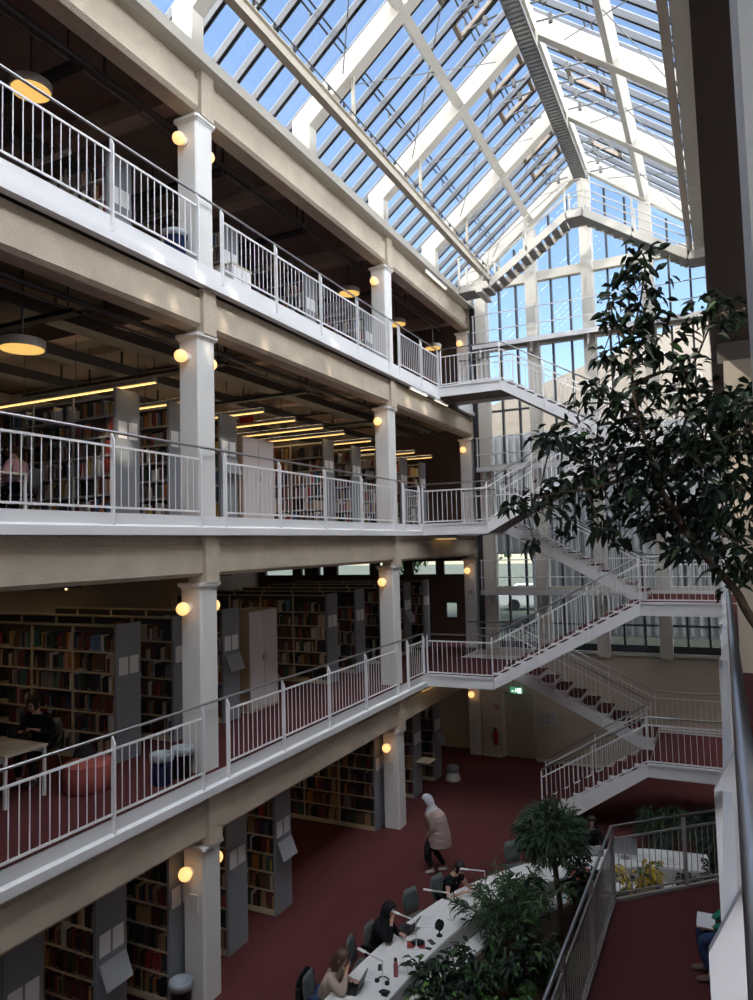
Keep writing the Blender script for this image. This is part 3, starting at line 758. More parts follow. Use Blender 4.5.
rows_for(L2, -9.22, [8.92, 10.22, 11.74, 15.98, 17.55, 19.1, 20.9, 22.5], 'middle gallery', SHELF_GREY, D2, [None, 9.47, 10.9, 13.7, 16.5, 18.1, 19.7, 21.5], [0, 0, 1, 0, 0, 0, 0, 0])
rows_for(L3, -9.22, [8.75, 11.9, 15.2, 18.6], 'topmost gallery', SHELF_GREY, ['in front of the near column', 'behind the near column', 'before the middle column', 'behind the middle column'], [None, 9.4, 12.4, 15.8], [0, 0, 0, 0])
D0 = ['cut by the frame edge, lowest under the slab', 'with a flap below its papers, before the near column', 'darkest, half hidden by the near column', 'just behind the near column', 'second behind the near column, with a flap', 'facing the long aisle before the middle column', 'just behind the middle column', 'second behind the middle column, by the step stool']
rows_for(L0, -8.0, [5.96, 7.36, 8.80, 10.25, 11.70, 16.06, 18.5, 20.05], 'ground floor', SHELF_METAL, D0, [None, 6.52, 7.9, 9.36, 10.8, 12.3, 16.6, 19.1], [0, 1, 0, 0, 1, 0, 0, 1])
# ------------------------------------------------------------------ books
PAL = {'dark red': (.13, .035, .033), 'navy blue': (.035, .042, .07), 'black': (.022, .021, .021), 'dark green': (.035, .062, .045), 'brown': (.12, .07, .045), 'tan': (.34, .21, .11),
       'cream': (.48, .42, .33), 'white': (.60, .59, .57), 'grey': (.19, .185, .18), 'orange': (.42, .16, .06), 'yellow': (.46, .34, .10), 'bright red': (.34, .055, .05), 'sky blue': (.09, .19, .33), 'teal': (.05, .13, .13)}
CN = list(PAL); BM = [mat('book_cover_'+c.replace(' ', '_'), PAL[c], .6, var=.12, scale=30) for c in CN]
WTS = {'lowest gallery': [6, 4, 6, 3, 5, 1, 3, 1.5, 3, .4, .2, 1, .3, .8], 'middle gallery': [3, 3, 3.5, 1.5, 3, 2, 4.5, 4, 3, 1.5, 1.2, 1.6, 1.3, 1], 'topmost gallery': [2, 2, 3, 1, 2, 2, 3, 3, 3, 1.5, 1, 2, 1.5, 1],
       'ground floor': [5, 3, 8, 2, 4, 5, .5, .2, 1, .8, .1, .5, 0, .3]}
ORD = ['lowest', 'second', 'third', 'fourth', 'fifth', 'top']
allb = []
for (lvl, z, xe, y, bays, wide, xv, bound, desc) in ROWS:
    for si, sz in enumerate(SHZ):
        for b in range(bays):
            x = xe-b*wide-.05; xend = xe-(b+1)*wide+.03
            if x < xv: continue
            fill = rnd.choice((1, 1, .95, .8, .62)) if lvl != 'ground floor' else rnd.choice((1, 1, 1, .8))
            if lvl == 'lowest gallery' and si == 0: fill *= .7
            xstop = x-(x-xend)*fill
            cur = None
            # fill from the far side so gaps sit beside the upright
            while x-.02 > xstop:
                if cur is None or rnd.random() < .45: cur = rnd.choices(range(len(CN)), WTS[lvl])[0]; bh = rnd.uniform(.19, .30)
                w = rnd.uniform(.014, .040); h = min(.31, max(.16, bh+rnd.uniform(-.025, .025)))
                d = rnd.uniform(.15, .22)
                allb.append((x, y+rnd.uniform(.012, .03), z+sz+.001, w, h, d, cur, lvl, desc, si, x > bound-.05)); x -= w+.0015
cam_d = lambda b: (b[0]**2+b[1]**2+(b[2]-7)**2)
def in_view(b):
    lvl, si, x, y = b[7], b[9], b[0], b[1]
    if not b[10]: return False
    if x < -.80*y*1.55: return False
    if lvl == 'topmost gallery': return si >= 4
    if lvl == 'ground floor': return si <= 4 and y > 7
    if lvl == 'middle gallery': return si >= 1
    return True
area = lambda b: b[3]*b[4]/cam_d(b)
vis = sorted([i for i, b in enumerate(allb) if in_view(b)], key=lambda i: -area(allb[i]))
near = set(vis[:300])
# individual books: one mesh per colour, copied
bmesh_ = []
for k, c in enumerate(CN):
    m = MB(); m.box(-.5, 0, 0, -.38, 1, 1, 0).box(-.12, 0, 0, 0, 1, 1, 0).box(-.5, 0, 0, 0, .06, 1, 0).box(-.40, .05, .02, -.1, .97, .98, 1).box(-.46, -.004, .07, -.04, .0, .13, 2)
    m.v = [(x*2 if False else x, y, z) for x, y, z in m.v]
    me = m.build('book', [BM[k], PAPER, SHELF_GREY]); bmesh_.append(me.data); bpy.data.objects.remove(me)
stuff = MB()
for i, b in enumerate(allb):
    x, y, z, w, h, d, c, lvl, desc, si, _ = b
    if i in near:
        o = bpy.data.objects.new('book', bmesh_[c]); COL.objects.link(o)
        o.location = (x, y, z); o.scale = (w*2, d, h)
        lab = '%s book on the %s shelf, bookcase %s, %s' % (CN[c], ORD[si], desc.split(',')[0], lvl)
        props(o, lab, 'book', lab.replace('book on', 'books on', 1))
    else:
        stuff.add([(x-w, y, z), (x, y, z), (x, y, z+h), (x-w, y, z+h), (x-w, y+d, z), (x, y+d, z), (x, y+d, z+h), (x-w, y+d, z+h)], [(0, 1, 2, 3), (3, 2, 6, 7), (1, 5, 6, 2), (4, 0, 3, 7)], c)
o = stuff.build('shelved_books', BM)
props(o, 'the many smaller books filling the shelves of all four floors', 'books', kind='stuff')

# ------------------------------------------------------------------ library furniture
LOCK = mat('pale_pink_locker', (.55, .50, .49), .45); LOCKSIDE = mat('tan_wood_side', (.42, .30, .19), .5)
def locker(label, x0, x1, y0, y1, z, h):
    t = thing('storage_cabinet', label, 'cabinet', (x1, y0, z)); o0 = (x1, y0, z)
    MB().box(x0, y0, z, x1, y1, z+h).build('cabinet_body', LOCKSIDE, t, off=o0)
    n = 2
    for k in range(n):
        a, b = y0+(y1-y0)*k/n, y0+(y1-y0)*(k+1)/n
        d = MB().box(x1, a+.008, z+.06, x1+.022, b-.008, z+h-.02).build('cabinet_door', LOCK, t, off=o0)
        MB().box(x1+.022, (b-.06 if k == 0 else a+.04), z+h*.5, x1+.04, (b-.045 if k == 0 else a+.055), z+h*.5+.12).build('handle', HANDRAIL, d, off=o0)
    return t
locker('pale pinkish two-door cabinet on the middle gallery, behind the near column', -9.9, -9.2, 12.45, 13.62, L2, 1.9)
locker('pale two-door cabinet with tan side on the lowest gallery', -9.9, -9.2, 12.6, 13.65, L1, 2.15)
BINBLUE = mat('blue_plastic', (.03, .08, .28), .5); BAG = glass_mat('clear_bin_liner', (.75, .8, .85), .12, .3)
def bin_(label, x, y, z, body, r=.17, h=.44):
    t = thing('waste_bin', label, 'bin', (x, y, z))
    MB().lathe([(r*.82, 0), (r, h), (r*1.04, h), (r*1.04, h-.03), (r*.96, h-.03), (r*.80, .02)], n=20).build('bin_body', body, t, True)
    prof = [(r*1.05, h-.09), (r*1.09, h-.03), (r*1.06, h+.012), (r*.93, h+.02), (r*.88, h-.08)]
    MB().lathe(prof, n=20).build('liner', mat('white_bin_liner', (.30, .34, .38), .3), t, True)
    return t
bin_('blue waste bin with a clear liner beside the black one on red carpet', -7.78, 8.42, L1, BINBLUE)
bin_('black waste bin with a clear liner at the foot of the near column', -7.72, 8.80, L1, DARK)
bin_('waste bin with a liner at the foot of the ground floor near column', -7.78, 8.80, L0, DARK)
bin_('blue bin at the foot of the near column on the topmost gallery', -7.75, 8.78, L3, BINBLUE, .19, .5)
# plates and sockets on the ground floor columns
for lab, y in (('white socket plate low on the ground floor near column', COLY[0]), ('white socket plate on the ground floor middle column', COLY[1])):
    t = thing('vent_plate', lab.replace('socket plate low', 'grille plate').replace('socket plate', 'grille plate'), 'plate', (FX-.2, y, 1.5))
    MB().box(-.09, -.015, -.14, .09, 0, .14).build('plate', COLUMN_WHITE, t)
    m = MB()
    for k in range(9): m.box(-.075, -.02, -.12+k*.028, .075, -.014, -.11+k*.028)
    m.build('grille', SHELF_GREY, t)
# step stool near the far ground floor bookcases
t = thing('step_stool', 'round pale step stool beside the far bookcase on the ground floor', 'step stool', (-7.55, 20.35, 0))
MB().lathe([(.22, 0), (.22, .05), (.17, .2), (.16, .24)], n=20).build('stool_base', SHELF_GREY, t, True)
MB().lathe([(.18, .24), (.17, .40), (.14, .43)], n=20).build('stool_top', PANEL_GREY, t, True)
t = thing('study_shelf', 'small fold-down reading shelf at the end of the far ground floor bookcase', 'shelf', (-7.98, 18.72, .95))
MB().box(0, -.15, 0, .42, .35, .025).build('board', SHELF_METAL, t); MB().box(0, 0, -.25, .03, .03, 0).bar((.02, .1, -.25), (.35, .1, 0), .02, .02).build('bracket', PANEL_GREY, t)
# reading desk and red stool on the lowest gallery
DTOP = mat('pale_desk_top', (.55, .50, .42), .5)
def reading_desk(label, x0, x1, y0, y1, z):
    t = thing('reading_desk', label, 'desk', (x1, y0, z)); o0 = (x1, y0, z)
    MB().box(x0, y0, z+.70, x1, y1, z+.735).build('desk_top', DTOP, t, off=o0)
    MB().box(x0+.05, y0+.02, z+.62, x1-.03, y0+.05, z+.70).box(x0+.05, y1-.05, z+.62, x1-.03, y1-.02, z+.7).build('apron', STEEL_WHITE, t, off=o0)
    for x in (x0+.03, x1-.06):
        for y in (y0+.02, y1-.05): MB().box(x, y, z, x+.04, y+.04, z+.70).build('leg', STEEL_WHITE, t, off=o0)
reading_desk('pale-topped reading desk of the dark-dressed reader on the lowest gallery', -11.2, -9.02, 6.72, 7.42, L1)
reading_desk('white-edged desk before the pink reader on the middle gallery', -12.2, -9.72, 7.0, 7.62, L2)
REDPAD = mat('coral_red_upholstery', (.30, .07, .06), .9)
t = thing('round_pouf', 'round coral red upholstered stool beside the end of a bookcase', 'stool', (-8.66, 7.85, L1))
MB().lathe([(.33, .0), (.37, .03), (.37, .36), (.34, .40), (.0, .405)], n=28).build('padded_body', REDPAD, t, True)
MB().lathe([(.36, .365), (.38, .375), (.36, .385)], n=28).build('piping', REDPAD, t, True)
# fire extinguisher, exit sign, notice board, alarm button
RED = mat('red_enamel', (.40, .02, .02), .35)
t = thing('wall_mounted_fire_extinguisher', 'red fire extinguisher hung on the beige wall by the door', 'fire extinguisher', (-6.98, 22.9, .42))
MB().lathe([(.05, 0), (.075, .02), (.075, .40), (.05, .46), (.025, .48)], n=16).build('cylinder_tank', RED, t, True)
MB().box(-.03, -.02, .48, .03, .02, .53).bar((-.02, 0, .53), (-.12, 0, .56), .02, .02).build('valve', DARK, t)
MB().tube([(-.03, 0, .51), (-.13, -.01, .42), (-.13, -.02, .2), (-.08, -.03, .12)], .012, 6).build('hose', DARK, t, True)
t = thing('exit_sign', 'green and white lit escape sign hung over the beige door', 'sign', (-6.2, 22.75, 2.14))
GREEN = mat('lit_green_sign', (.02, .35, .16), .5, emit=(.10, .45, .25), estr=.35); SIGNW = mat('lit_white_symbol', (.9, .95, .9), .5, emit=(.8, 1, .85), estr=.9)
MB().box(-.20, -.02, 0, .20, .02, .2).build('sign_box', GREEN, t)
m = MB()
def sp(poly): m.prism_y(poly, -.026, -.02)
m.box(.04, -.026, .02, .17, -.02, .18); sp([(-.16, .08), (-.11, .04), (-.11, .07), (-.05, .07), (-.05, .09), (-.11, .09), (-.11, .12)])
m.sphere((.0, -.024, .155), .017, 8, 6); m.bar((-.005, -.023, .14), (-.02, -.023, .09), .03, .006, up=(0, 1, 0)); m.bar((-.02, -.023, .09), (.03, -.023, .06), .016, .006, up=(0, 1, 0)); m.bar((-.02, -.023, .09), (-.045, -.023, .035), .016, .006, up=(0, 1, 0)); m.bar((0, -.023, .13), (.04, -.023, .105), .012, .006, up=(0, 1, 0))
m.build('running_figure_symbol', SIGNW, t)
m = MB(); m.tube([(-.1, 0, .2), (-.1, 0, .45)], .008, 5).tube([(.1, 0, .2), (.1, 0, .45)], .008, 5); m.build('hanger_rod', DARK, t)
t = thing('notice_sign', 'framed escape-plan notice on the beige wall under the red stairs', 'notice', (-5.3, 22.99, 1.15))
MB().box(-.3, -.02, 0, .3, 0, .45).build('backing', SHELF_GREY, t)
m = MB(); m.box(-.22, -.024, .08, .1, -.02, .1).box(-.22, -.024, .3, .22, -.02, .32).box(-.22, -.024, .08, -.2, -.02, .3).box(.0, -.024, .1, .02, -.02, .3).box(.1, -.024, .2, .22, -.02, .21).box(-.2, -.024, .36, .05, -.02, .375)
m.build('plan_line_print', PANEL_GREY, t)
t = thing('alarm_switch', 'small red alarm box on the wall above the extinguisher', 'alarm box', (-6.95, 22.99, 1.62))
MB().box(-.06, -.05, -.06, .06, 0, .06).build('alarm_case', RED, t); MB().box(-.03, -.056, -.03, .03, -.05, .03).build('alarm_glass', PAPER, t); MB().tube([(0, -.01, .06), (0, -.01, 1.2)], .008, 5).build('conduit', SHELF_GREY, t)
t = thing('alarm_switch', 'small red alarm box on the far column of the lowest gallery', 'alarm box', (-7.70, 22.99, 5.35))
MB().box(-.05, -.04, -.05, .05, 0, .05).build('alarm_case', RED, t); MB().box(-.03, -.046, -.03, .03, -.04, .03).build('alarm_glass', PAPER, t)
t = thing('hanging_sign', 'small red sign hanging under the middle gallery ceiling behind the column', 'sign', (-9.9, 13.6, 9.95))
MB().box(-.2, -.01, 0, .2, .01, .14).build('sign_plate', RED, t); MB().tube([(-.1, 0, .14), (-.1, 0, .8)], .006, 5).tube([(.1, 0, .14), (.1, 0, .8)], .006, 5).build('hanger_rod', DARK, t)
# upper gallery low furniture: pale cupboards seen over the edge
for k, (x, y, l) in enumerate(((-8.5, 9.75, .9), (-8.55, 11.35, .6))):
    t = thing('low_cupboard', ['beige low cupboard behind the near column on the topmost gallery', 'white low cupboard farther along the topmost gallery'][k], 'cupboard', (x, y, L3))
    MB().box(-.45, 0, .06, 0, l, 1.05).build('cupboard_body', BEIGE2 if k == 0 else WHITE, t); MB().box(-.47, -.02, 1.05, .02, l+.02, 1.08).build('cupboard_top', SHELF_METAL, t)
    for q in (0, 1): MB().box(0, l*q/2+.01, .08, .018, l*(q+1)/2-.01, 1.03).build('cupboard_door', BEIGE2 if k == 0 else WHITE, t)
    MB().box(-.43, .02, 0, -.02, l-.02, .06).build('plinth', DARK, t)

# ------------------------------------------------------------------ curved desk, planter
def catmull(P, n=8):
    out = []
    P = [V(p) for p in P]; Q = [P[0]*2-P[1]]+P+[P[-1]*2-P[-2]]
    for i in range(1, len(Q)-2):
        for k in range(n):
            t = k/n; a, b, c, d = Q[i-1], Q[i], Q[i+1], Q[i+2]
            out.append(.5*((2*b)+(c-a)*t+(2*a-5*b+4*c-d)*t*t+(3*b-a-3*c+d)*t**3))
    out.append(P[-1]); return out
OUT = catmull([(-5.28, 7.6), (-5.30, 8.6), (-5.24, 9.6), (-5.12, 10.7), (-4.92, 11.7), (-4.62, 12.6), (-4.15, 13.5), (-3.5, 14.4), (-2.7, 15.15), (-1.7, 15.65), (-.6, 15.8)])
def offset(P, d):
    out = []
    for i, p in enumerate(P):
        t = (P[min(i+1, len(P)-1)]-P[max(i-1, 0)]).normalized(); out.append(p+V((t.y, -t.x))*d)
    return out
def strip(P, d0, d1, z0, z1, i0, i1):
    a = offset(P, d0)[i0:i1+1]; b = offset(P, d1)[i0:i1+1]; n = len(a); vs = []; fs = []
    for k in range(n): vs += [(a[k].x, a[k].y, z0), (b[k].x, b[k].y, z0), (b[k].x, b[k].y, z1), (a[k].x, a[k].y, z1)]
    for k in range(n-1):
        for j in range(4): fs.append((k*4+j, k*4+(j+1) % 4, (k+1)*4+(j+1) % 4, (k+1)*4+j))
    fs += [(3, 2, 1, 0), tuple((n-1)*4+j for j in range(4))]
    return MB().add(vs, fs)
NSEG = len(OUT)-1
cuts = [(0, 36), (37, 58), (59, NSEG)]
dl = ['curved white desk where the beige and the black-clothed readers sit', 'curved white desk in the bend, with the dark-haired reader at its end', 'white desk on the far side of the plants, under the stairs']
DESKS = []
for (a, b), lab in zip(cuts, dl):
    p0 = OUT[(a+b)//2]; o0 = (p0.x, p0.y, 0); t = thing('curved_desk', lab, 'desk', o0)
    strip(OUT, 0, .80, .70, .735, a, b).build('desk_top', DESK, t, off=o0)
    strip(OUT, .76, .80, .36, .70, a, b).build('modesty_panel', DESK_SIDE, t, off=o0)
    strip(OUT, .70, .76, .62, .70, a, b).build('cable_tray', DESK_SIDE, t, off=o0)
    strip(OUT, .005, .02, .62, .70, a, b).build('edge_rail', DESK_SIDE, t, off=o0)
    for k in (a+2, (a+b)//2, b-2):
        q = offset(OUT, .06)[k]; q2 = offset(OUT, .6)[k]
        m = MB(); m.bar((q.x, q.y, 0), (q.x, q.y, .70), .05, .05, up=(1, 0, 0)); m.bar((q.x, q.y, .67), (q2.x, q2.y, .67), .05, .04)
        m.bar((q2.x, q2.y, 0), (q2.x, q2.y, .70), .05, .05, up=(1, 0, 0)); m.build('leg', DESK_SIDE, t, off=o0)
    DESKS.append(t)
pl = thing('curved_planter', 'low white curved planter wall holding back the indoor garden', 'planter', (-4, 11, 0))
strip(OUT, .82, 1.12, 0, .46, 0, NSEG).build('planter_wall', DESK, pl, off=(-4, 11, 0))
inner = offset(OUT, 1.10)
poly = [(p.x, p.y) for p in inner]+[(-.3, 13.2), (-1.4, 12.2), (-1.8, 11.2), (-1.8, 7.6)]
MB().prism(poly[::-1], .05, .40).build('soil', SOIL, pl, off=(-4, 11, 0))
# ------------------------------------------------------------------ people
def skin_mesh(name, verts, edges, radii, m, parent, sub=1):
    me = bpy.data.meshes.new(name); me.from_pydata([tuple(v) for v in verts], edges, [])
    o = bpy.data.objects.new(name, me); COL.objects.link(o)
    md = o.modifiers.new('skin', 'SKIN'); md.use_smooth_shade = True
    sv = me.skin_vertices[0].data
    for i, r in enumerate(radii):
        rr = r if isinstance(r, tuple) else (r, r); sv[i].radius = rr; sv[i].use_root = (i == 0)
    s = o.modifiers.new('sub', 'SUBSURF'); s.levels = sub; s.render_levels = sub
    dg = bpy.context.evaluated_depsgraph_get(); dg.update()
    new = bpy.data.meshes.new_from_object(o.evaluated_get(dg))
    o.modifiers.clear(); o.data = new; new.name = name; new.materials.clear(); new.materials.append(m)
    new.polygons.foreach_set('use_smooth', [True]*len(new.polygons))
    o.parent = parent
    return o
def ik(a, b, l1, l2, pole):
    a, b = V(a), V(b); d = b-a; L = min(d.length, (l1+l2)*.995); u = d.normalized()
    x = (l1*l1-l2*l2+L*L)/(2*L); h = math.sqrt(max(0, l1*l1-x*x))
    p = V(pole); p = (p-u*p.dot(u)).normalized()
    return a+u*x+p*h, a+u*L
class Chain:
    def __init__(s): s.v = []; s.e = []; s.r = []
    def pt(s, p, r, link=None):
        s.v.append(V(p)); s.r.append(r)
        if link is not None: s.e.append((link, len(s.v)-1))
        return len(s.v)-1
def person(label, loc, rotz, pose, top, bottom, hair, shoes, hair_long=0., hood=None, coat=0., sleeve=True, skin=SKIN):
    t = thing('person', label, 'person', loc, rotz)
    hip = V(pose['hip']); lean = pose.get('lean', 0.); side = pose.get('side', 0.)
    up = V((math.sin(side), math.sin(lean), math.cos(lean))).normalized(); fw = V((1, 0, 0)).cross(up)*-1
    fw = V((0, math.cos(lean), -math.sin(lean)))
    waist = hip+up*.16; chest = hip+up*.36; neck = hip+up*.50
    hp = pose.get('head_pitch', .3); hy = pose.get('head_yaw', 0.)
    hup = V((math.sin(hy)*math.sin(hp)*-1, math.sin(lean*.6+hp*.5), math.cos(lean*.6+hp*.5))).normalized()
    face = V((math.sin(hy)*-1, math.cos(hy)*math.cos(hp), -math.sin(hp))).normalized()
    face = (face-hup*face.dot(hup)).normalized()
    head = neck+hup*.17+face*.02
    S = {s: chest+up*.07+V((s*.17, 0, 0)) for s in (-1, 1)}
    c = Chain()
    i0 = c.pt(hip, (.14, .11)); iw = c.pt(waist, (.12, .09), i0); ic = c.pt(chest, (.14, .10), iw); inn = c.pt(neck, .055, ic)
    ih = c.pt(neck+hup*.07+face*.015, .062, inn); ih2 = c.pt(head, (.082, .095), ih); c.pt(head+hup*.085, (.06, .07), ih2)
    top_c = Chain(); j0 = top_c.pt(hip-up*.04, (.17, .14)); jw = top_c.pt(waist, (.15, .12), j0); jc = top_c.pt(chest, (.165, .125), jw); top_c.pt(neck-up*.03, .075, jc)
    bot = Chain(); b0 = bot.pt(hip+up*.02, (.165, .135) if coat == 0 else (.12, .10))
    hands = {}
    for s in (-1, 1):
        w = V(pose['wrist'][s]); el, w = ik(S[s], w, .28, .25, pose.get('pole', {}).get(s, (s*.6, -.3, -.8)))
        a = c.pt(S[s], .055, ic); b = c.pt(el, .04, a); d = c.pt(w, .026, b)
        fd = (w-el).normalized(); fdir = V(pose.get('hand', {}).get(s, fd)).normalized()
        pn = V(pose.get('palm', {}).get(s, (-s*.3, .2, -1))); pn = (pn-fdir*pn.dot(fdir)).normalized(); sd = fdir.cross(pn).normalized()
        pm = c.pt(w+fdir*.045, (.03, .016), d); k_end = c.pt(w+fdir*.08, (.034, .014), pm)
        thumb_side = -1 if sd.dot(V((-s, 0, 0))) < 0 else 1
        for q, ln in zip((-.027, -.009, .009, .027), (.058, .072, .076, .066)):
            ln = ln if thumb_side > 0 else ln
            r0 = w+fdir*.095+sd*q; f1 = c.pt(r0, .0095, k_end); f2 = c.pt(r0+fdir*ln*.55+pn*.012, .009, f1); c.pt(r0+fdir*ln*.9+pn*.036, .0075, f2)
        tr = w+fdir*.035+sd*(.036*thumb_side); f1 = c.pt(tr, .012, pm); c.pt(tr+fdir*.035+sd*(.018*thumb_side)+pn*.016, .010, f1)
        a = top_c.pt(S[s], .078, jc); b = top_c.pt(lerp(S[s], el, .5), .066, a); e2 = top_c.pt(el, .058, b) if sleeve else None
        if sleeve: e3 = top_c.pt(lerp(el, w, .6), .048, e2); top_c.pt(lerp(el, w, .93), .040, e3)
        hj = hip+V((s*.095, 0, -.03)); ank = V(pose['ankle'][s]); kn, ank = ik(hj, ank, .43, .41, pose.get('kpole', (0, 1, .2)))
        a = c.pt(hj, .08, i0); b = c.pt(kn, .05, a); d = c.pt(ank, .034, b)
        tf = V(pose.get('toe', {}).get(s, (0, 1, -.12))).normalized(); heel = c.pt(ank+V((0, 0, -.03))-tf*.02, .032, d); c.pt(ank+V((0, 0, -.045))+tf*.15, .026, heel)
        a = bot.pt(hj, .102 if coat == 0 else .085, b0); b = bot.pt(lerp(hj, kn, .55), .09, a); e2 = bot.pt(kn, .073, b); e3 = bot.pt(lerp(kn, ank, .55), .062, e2); bot.pt(lerp(kn, ank, .92), .052, e3)
        sh = Chain(); q0 = sh.pt(ank+V((0, 0, -.035))-tf*.05, (.046, .042)); q1 = sh.pt(ank+V((0, 0, -.04))+tf*.06, (.048, .040), q0); sh.pt(ank+V((0, 0, -.048))+tf*.17, (.042, .030), q1)
        skin_mesh('shoe', sh.v, sh.e, sh.r, shoes, t)
    body = skin_mesh('body', c.v, c.e, c.r, skin, t)
    if coat > 0:
        mb = MB(); vs = []; fs = []; n = 20; K = 26
        for k in range(K+1):
            f = k/K; base = lerp(neck-up*.02, hip, min(1, f/.58)) if f < .58 else hip+V((0, -.02, -1))*coat*((f-.58)/.42)
            w_ = [.11, .215, .235, .23, .23, .235, .245, .25, .25][min(8, int(f*8))]; w2 = [.11, .215, .235, .23, .23, .235, .245, .25, .25][min(8, int(f*8)+1)]
            q = f*8-int(f*8); rr = (w_*(1-q)+w2*q)+.024*abs(math.sin(k*PI/2.6))
            for j in range(n):
                a = 2*PI*j/n; vs.append(base+V((rr*math.cos(a), rr*.92*math.sin(a), 0)))
        for k in range(K):
            for j in range(n): fs.append((k*n+j, (k+1)*n+j, (k+1)*n+(j+1) % n, k*n+(j+1) % n))
        fs += [tuple(range(n)), tuple(K*n+j for j in range(n-1, -1, -1))]
        mb.add(vs, fs).build('quilted_coat', top, t, True)
    skin_mesh('sleeves' if coat > 0 else 'jacket' if sleeve else 'shirt', top_c.v, top_c.e, top_c.r, top, t)
    skin_mesh('trousers', bot.v, bot.e, bot.r, bottom, t)
    # face
    sdv = face.cross(hup).normalized()
    m = MB(); nb = head+face*.098-hup*.005
    m.add([nb+hup*.03, nb-hup*.018+sdv*.015, nb-hup*.018-sdv*.015, nb-hup*.014+face*.024], [(0, 1, 3), (0, 3, 2), (1, 2, 3), (0, 2, 1)]); m.build('nose', skin, t, True)
    LIP = mat('lips', (.36, .13, .11), .5)
    MB().obox(head+face*.088-hup*.05, sdv*.022, face*.008, hup*.006).build('mouth', LIP, t)
    for s in (-1, 1):
        MB().sphere(head+face*.086+hup*.018+sdv*.032*s, .011, 10, 6).build('eye', DARK, t, True)
        MB().obox(head+face*.09+hup*.037+sdv*.032*s, sdv*.016, face*.004, hup*.003).build('eyebrow', hair, t)
        MB().sphere(head+sdv*.09*s-face*.01, .025, 10, 6, sc=(.5, .8, 1.2)).build('ear', skin, t, True)
    R = Matrix((sdv, face, hup)).transposed()
    def shell(name, m_, cut, r, extra=0., back=0.):
        mb = MB(); vs = []; fs = []; n, k_ = 20, 12
        for i in range(k_+1):
            th = PI*i/k_*.98
            for j in range(n):
                a = 2*PI*j/n; p = V((math.sin(th)*math.cos(a)*.092, math.sin(th)*math.sin(a)*.105, math.cos(th)*.115))*r
                if p.y > cut and p.z < .075*r: p.y = cut; p.x *= 1.02
                if extra and p.z < -.02: p.z -= extra*min(1, (-.02-p.z)/.08); p.y -= back
                vs.append(head+hup*.012+R @ p)
        for i in range(k_):
            for j in range(n): fs.append((i*n+j, (i+1)*n+j, (i+1)*n+(j+1) % n, i*n+(j+1) % n))
        mb.add(vs, fs).build(name, m_, t, True)
    if hood:
        shell('hood', hood, .045, 1.22, .06, .0)
        m = MB(); nb_ = neck+hup*.0; vs = []; fs = []; n = 20
        prof = [(.20, -.12), (.17, -.06), (.125, .0), (.10, .06), (.105, .11)]
        for r_, h_ in prof:
            for j in range(n):
                a = 2*PI*j/n; vs.append(nb_+up*h_+V((r_*math.cos(a), r_*.85*math.sin(a)+.02, 0)))
        for i in range(len(prof)-1):
            for j in range(n): fs.append((i*n+j, i*n+(j+1) % n, (i+1)*n+(j+1) % n, (i+1)*n+j))
        m.add(vs, fs).build('scarf', hood, t, True)
    else: shell('hair', hair, .05, 1.10, hair_long, .01)
    return t
cloth = lambda n, c: mat(n, c, .9, var=.12, scale=12, spec=.15, bump=.2, bscale=50)
BLACKC = cloth('black_cloth', (.016, .016, .019)); BEIGEC = cloth('beige_knit', (.43, .335, .28)); PINKC = cloth('pale_pink_quilted_cloth', (.40, .30, .28)); JEANS = cloth('blue_denim', (.035, .06, .13))
ROSE = cloth('rose_pink_cloth', (.62, .36, .40)); GREENC = cloth('green_knit', (.03, .22, .14)); HOODG = cloth('grey_white_scarf', (.46, .46, .50))
HAIRB = mat('brown_hair', (.085, .048, .03), .5, var=.3, scale=30); HAIRD = mat('dark_hair', (.018, .013, .011), .5); BOOT = mat('brown_boot_leather', (.13, .085, .06), .6); SNEAK = mat('off_white_shoe', (.5, .47, .45), .6)
def seated(wr, lean=.25, hp=.45, hy=0., seat=.47, **k):
    d = dict(hip=(0, 0, seat+.09), lean=lean, head_pitch=hp, head_yaw=hy, wrist={-1: wr[0], 1: wr[1]}, ankle={-1: (-.12, .36, .085), 1: (.12, .40, .085)}, kpole=(0, .6, 1))
    d.update(k); return d
# orientation: local +y is the way the figure faces
person('person standing on the red floor in a pink quilted coat and grey hood', (-5.78, 14.62, 0), math.radians(104),
       dict(hip=(0, 0, .86), lean=.26, head_pitch=.75, wrist={-1: (-.12, .22, .80), 1: (.12, .24, .78)}, ankle={-1: (-.09, .16, .085), 1: (.10, -.10, .085)}, kpole=(0, 1, .1), pole={-1: (-.7, -.6, -.3), 1: (.7, -.6, -.3)}),
       PINKC, BLACKC, HAIRB, SNEAK, hood=HOODG, coat=.30)
t = thing('shoulder_bag', 'black bag held before the knees of the standing person in the pink coat', 'bag', (-6.02, 14.54, .26), math.radians(104))
m = MB(); m.lathe([(.10, 0), (.15, .03), (.16, .2), (.13, .33), (.10, .36)], n=16); m.v = [(x*1.15, y*.55, z) for x, y, z in m.v]; m.build('bag_body', BLACKC, t, True)
MB().tube([(-.13, 0, .33), (-.10, 0, .46), (0, 0, .50), (.10, 0, .46), (.13, 0, .33)], .012, 6).build('strap', DARK, t, True)
dirn = lambda dx, dy: math.atan2(dy, dx)-PI/2
P1 = (-5.47, 9.14, 0); P2 = (-5.36, 10.62, 0); P3 = (-4.86, 12.60, 0); P4 = (-2.78, 15.62, 0)
person('person with long brown hair in a beige sweater, hands at the chin before a laptop', P1, dirn(1, .12), seated(((-.13, .40, .80), (.05, .38, .98)), .42, .5), BEIGEC, JEANS, HAIRB, BOOT, hair_long=.18)
person('person in black with a hand to the face, reading beside a grey laptop', P2, dirn(1, -.05), seated(((-.10, .42, .80), (.07, .34, 1.02)), .33, .55, .1), BLACKC, BLACKC, HAIRD, SNEAK, hair_long=.14, hood=BLACKC)
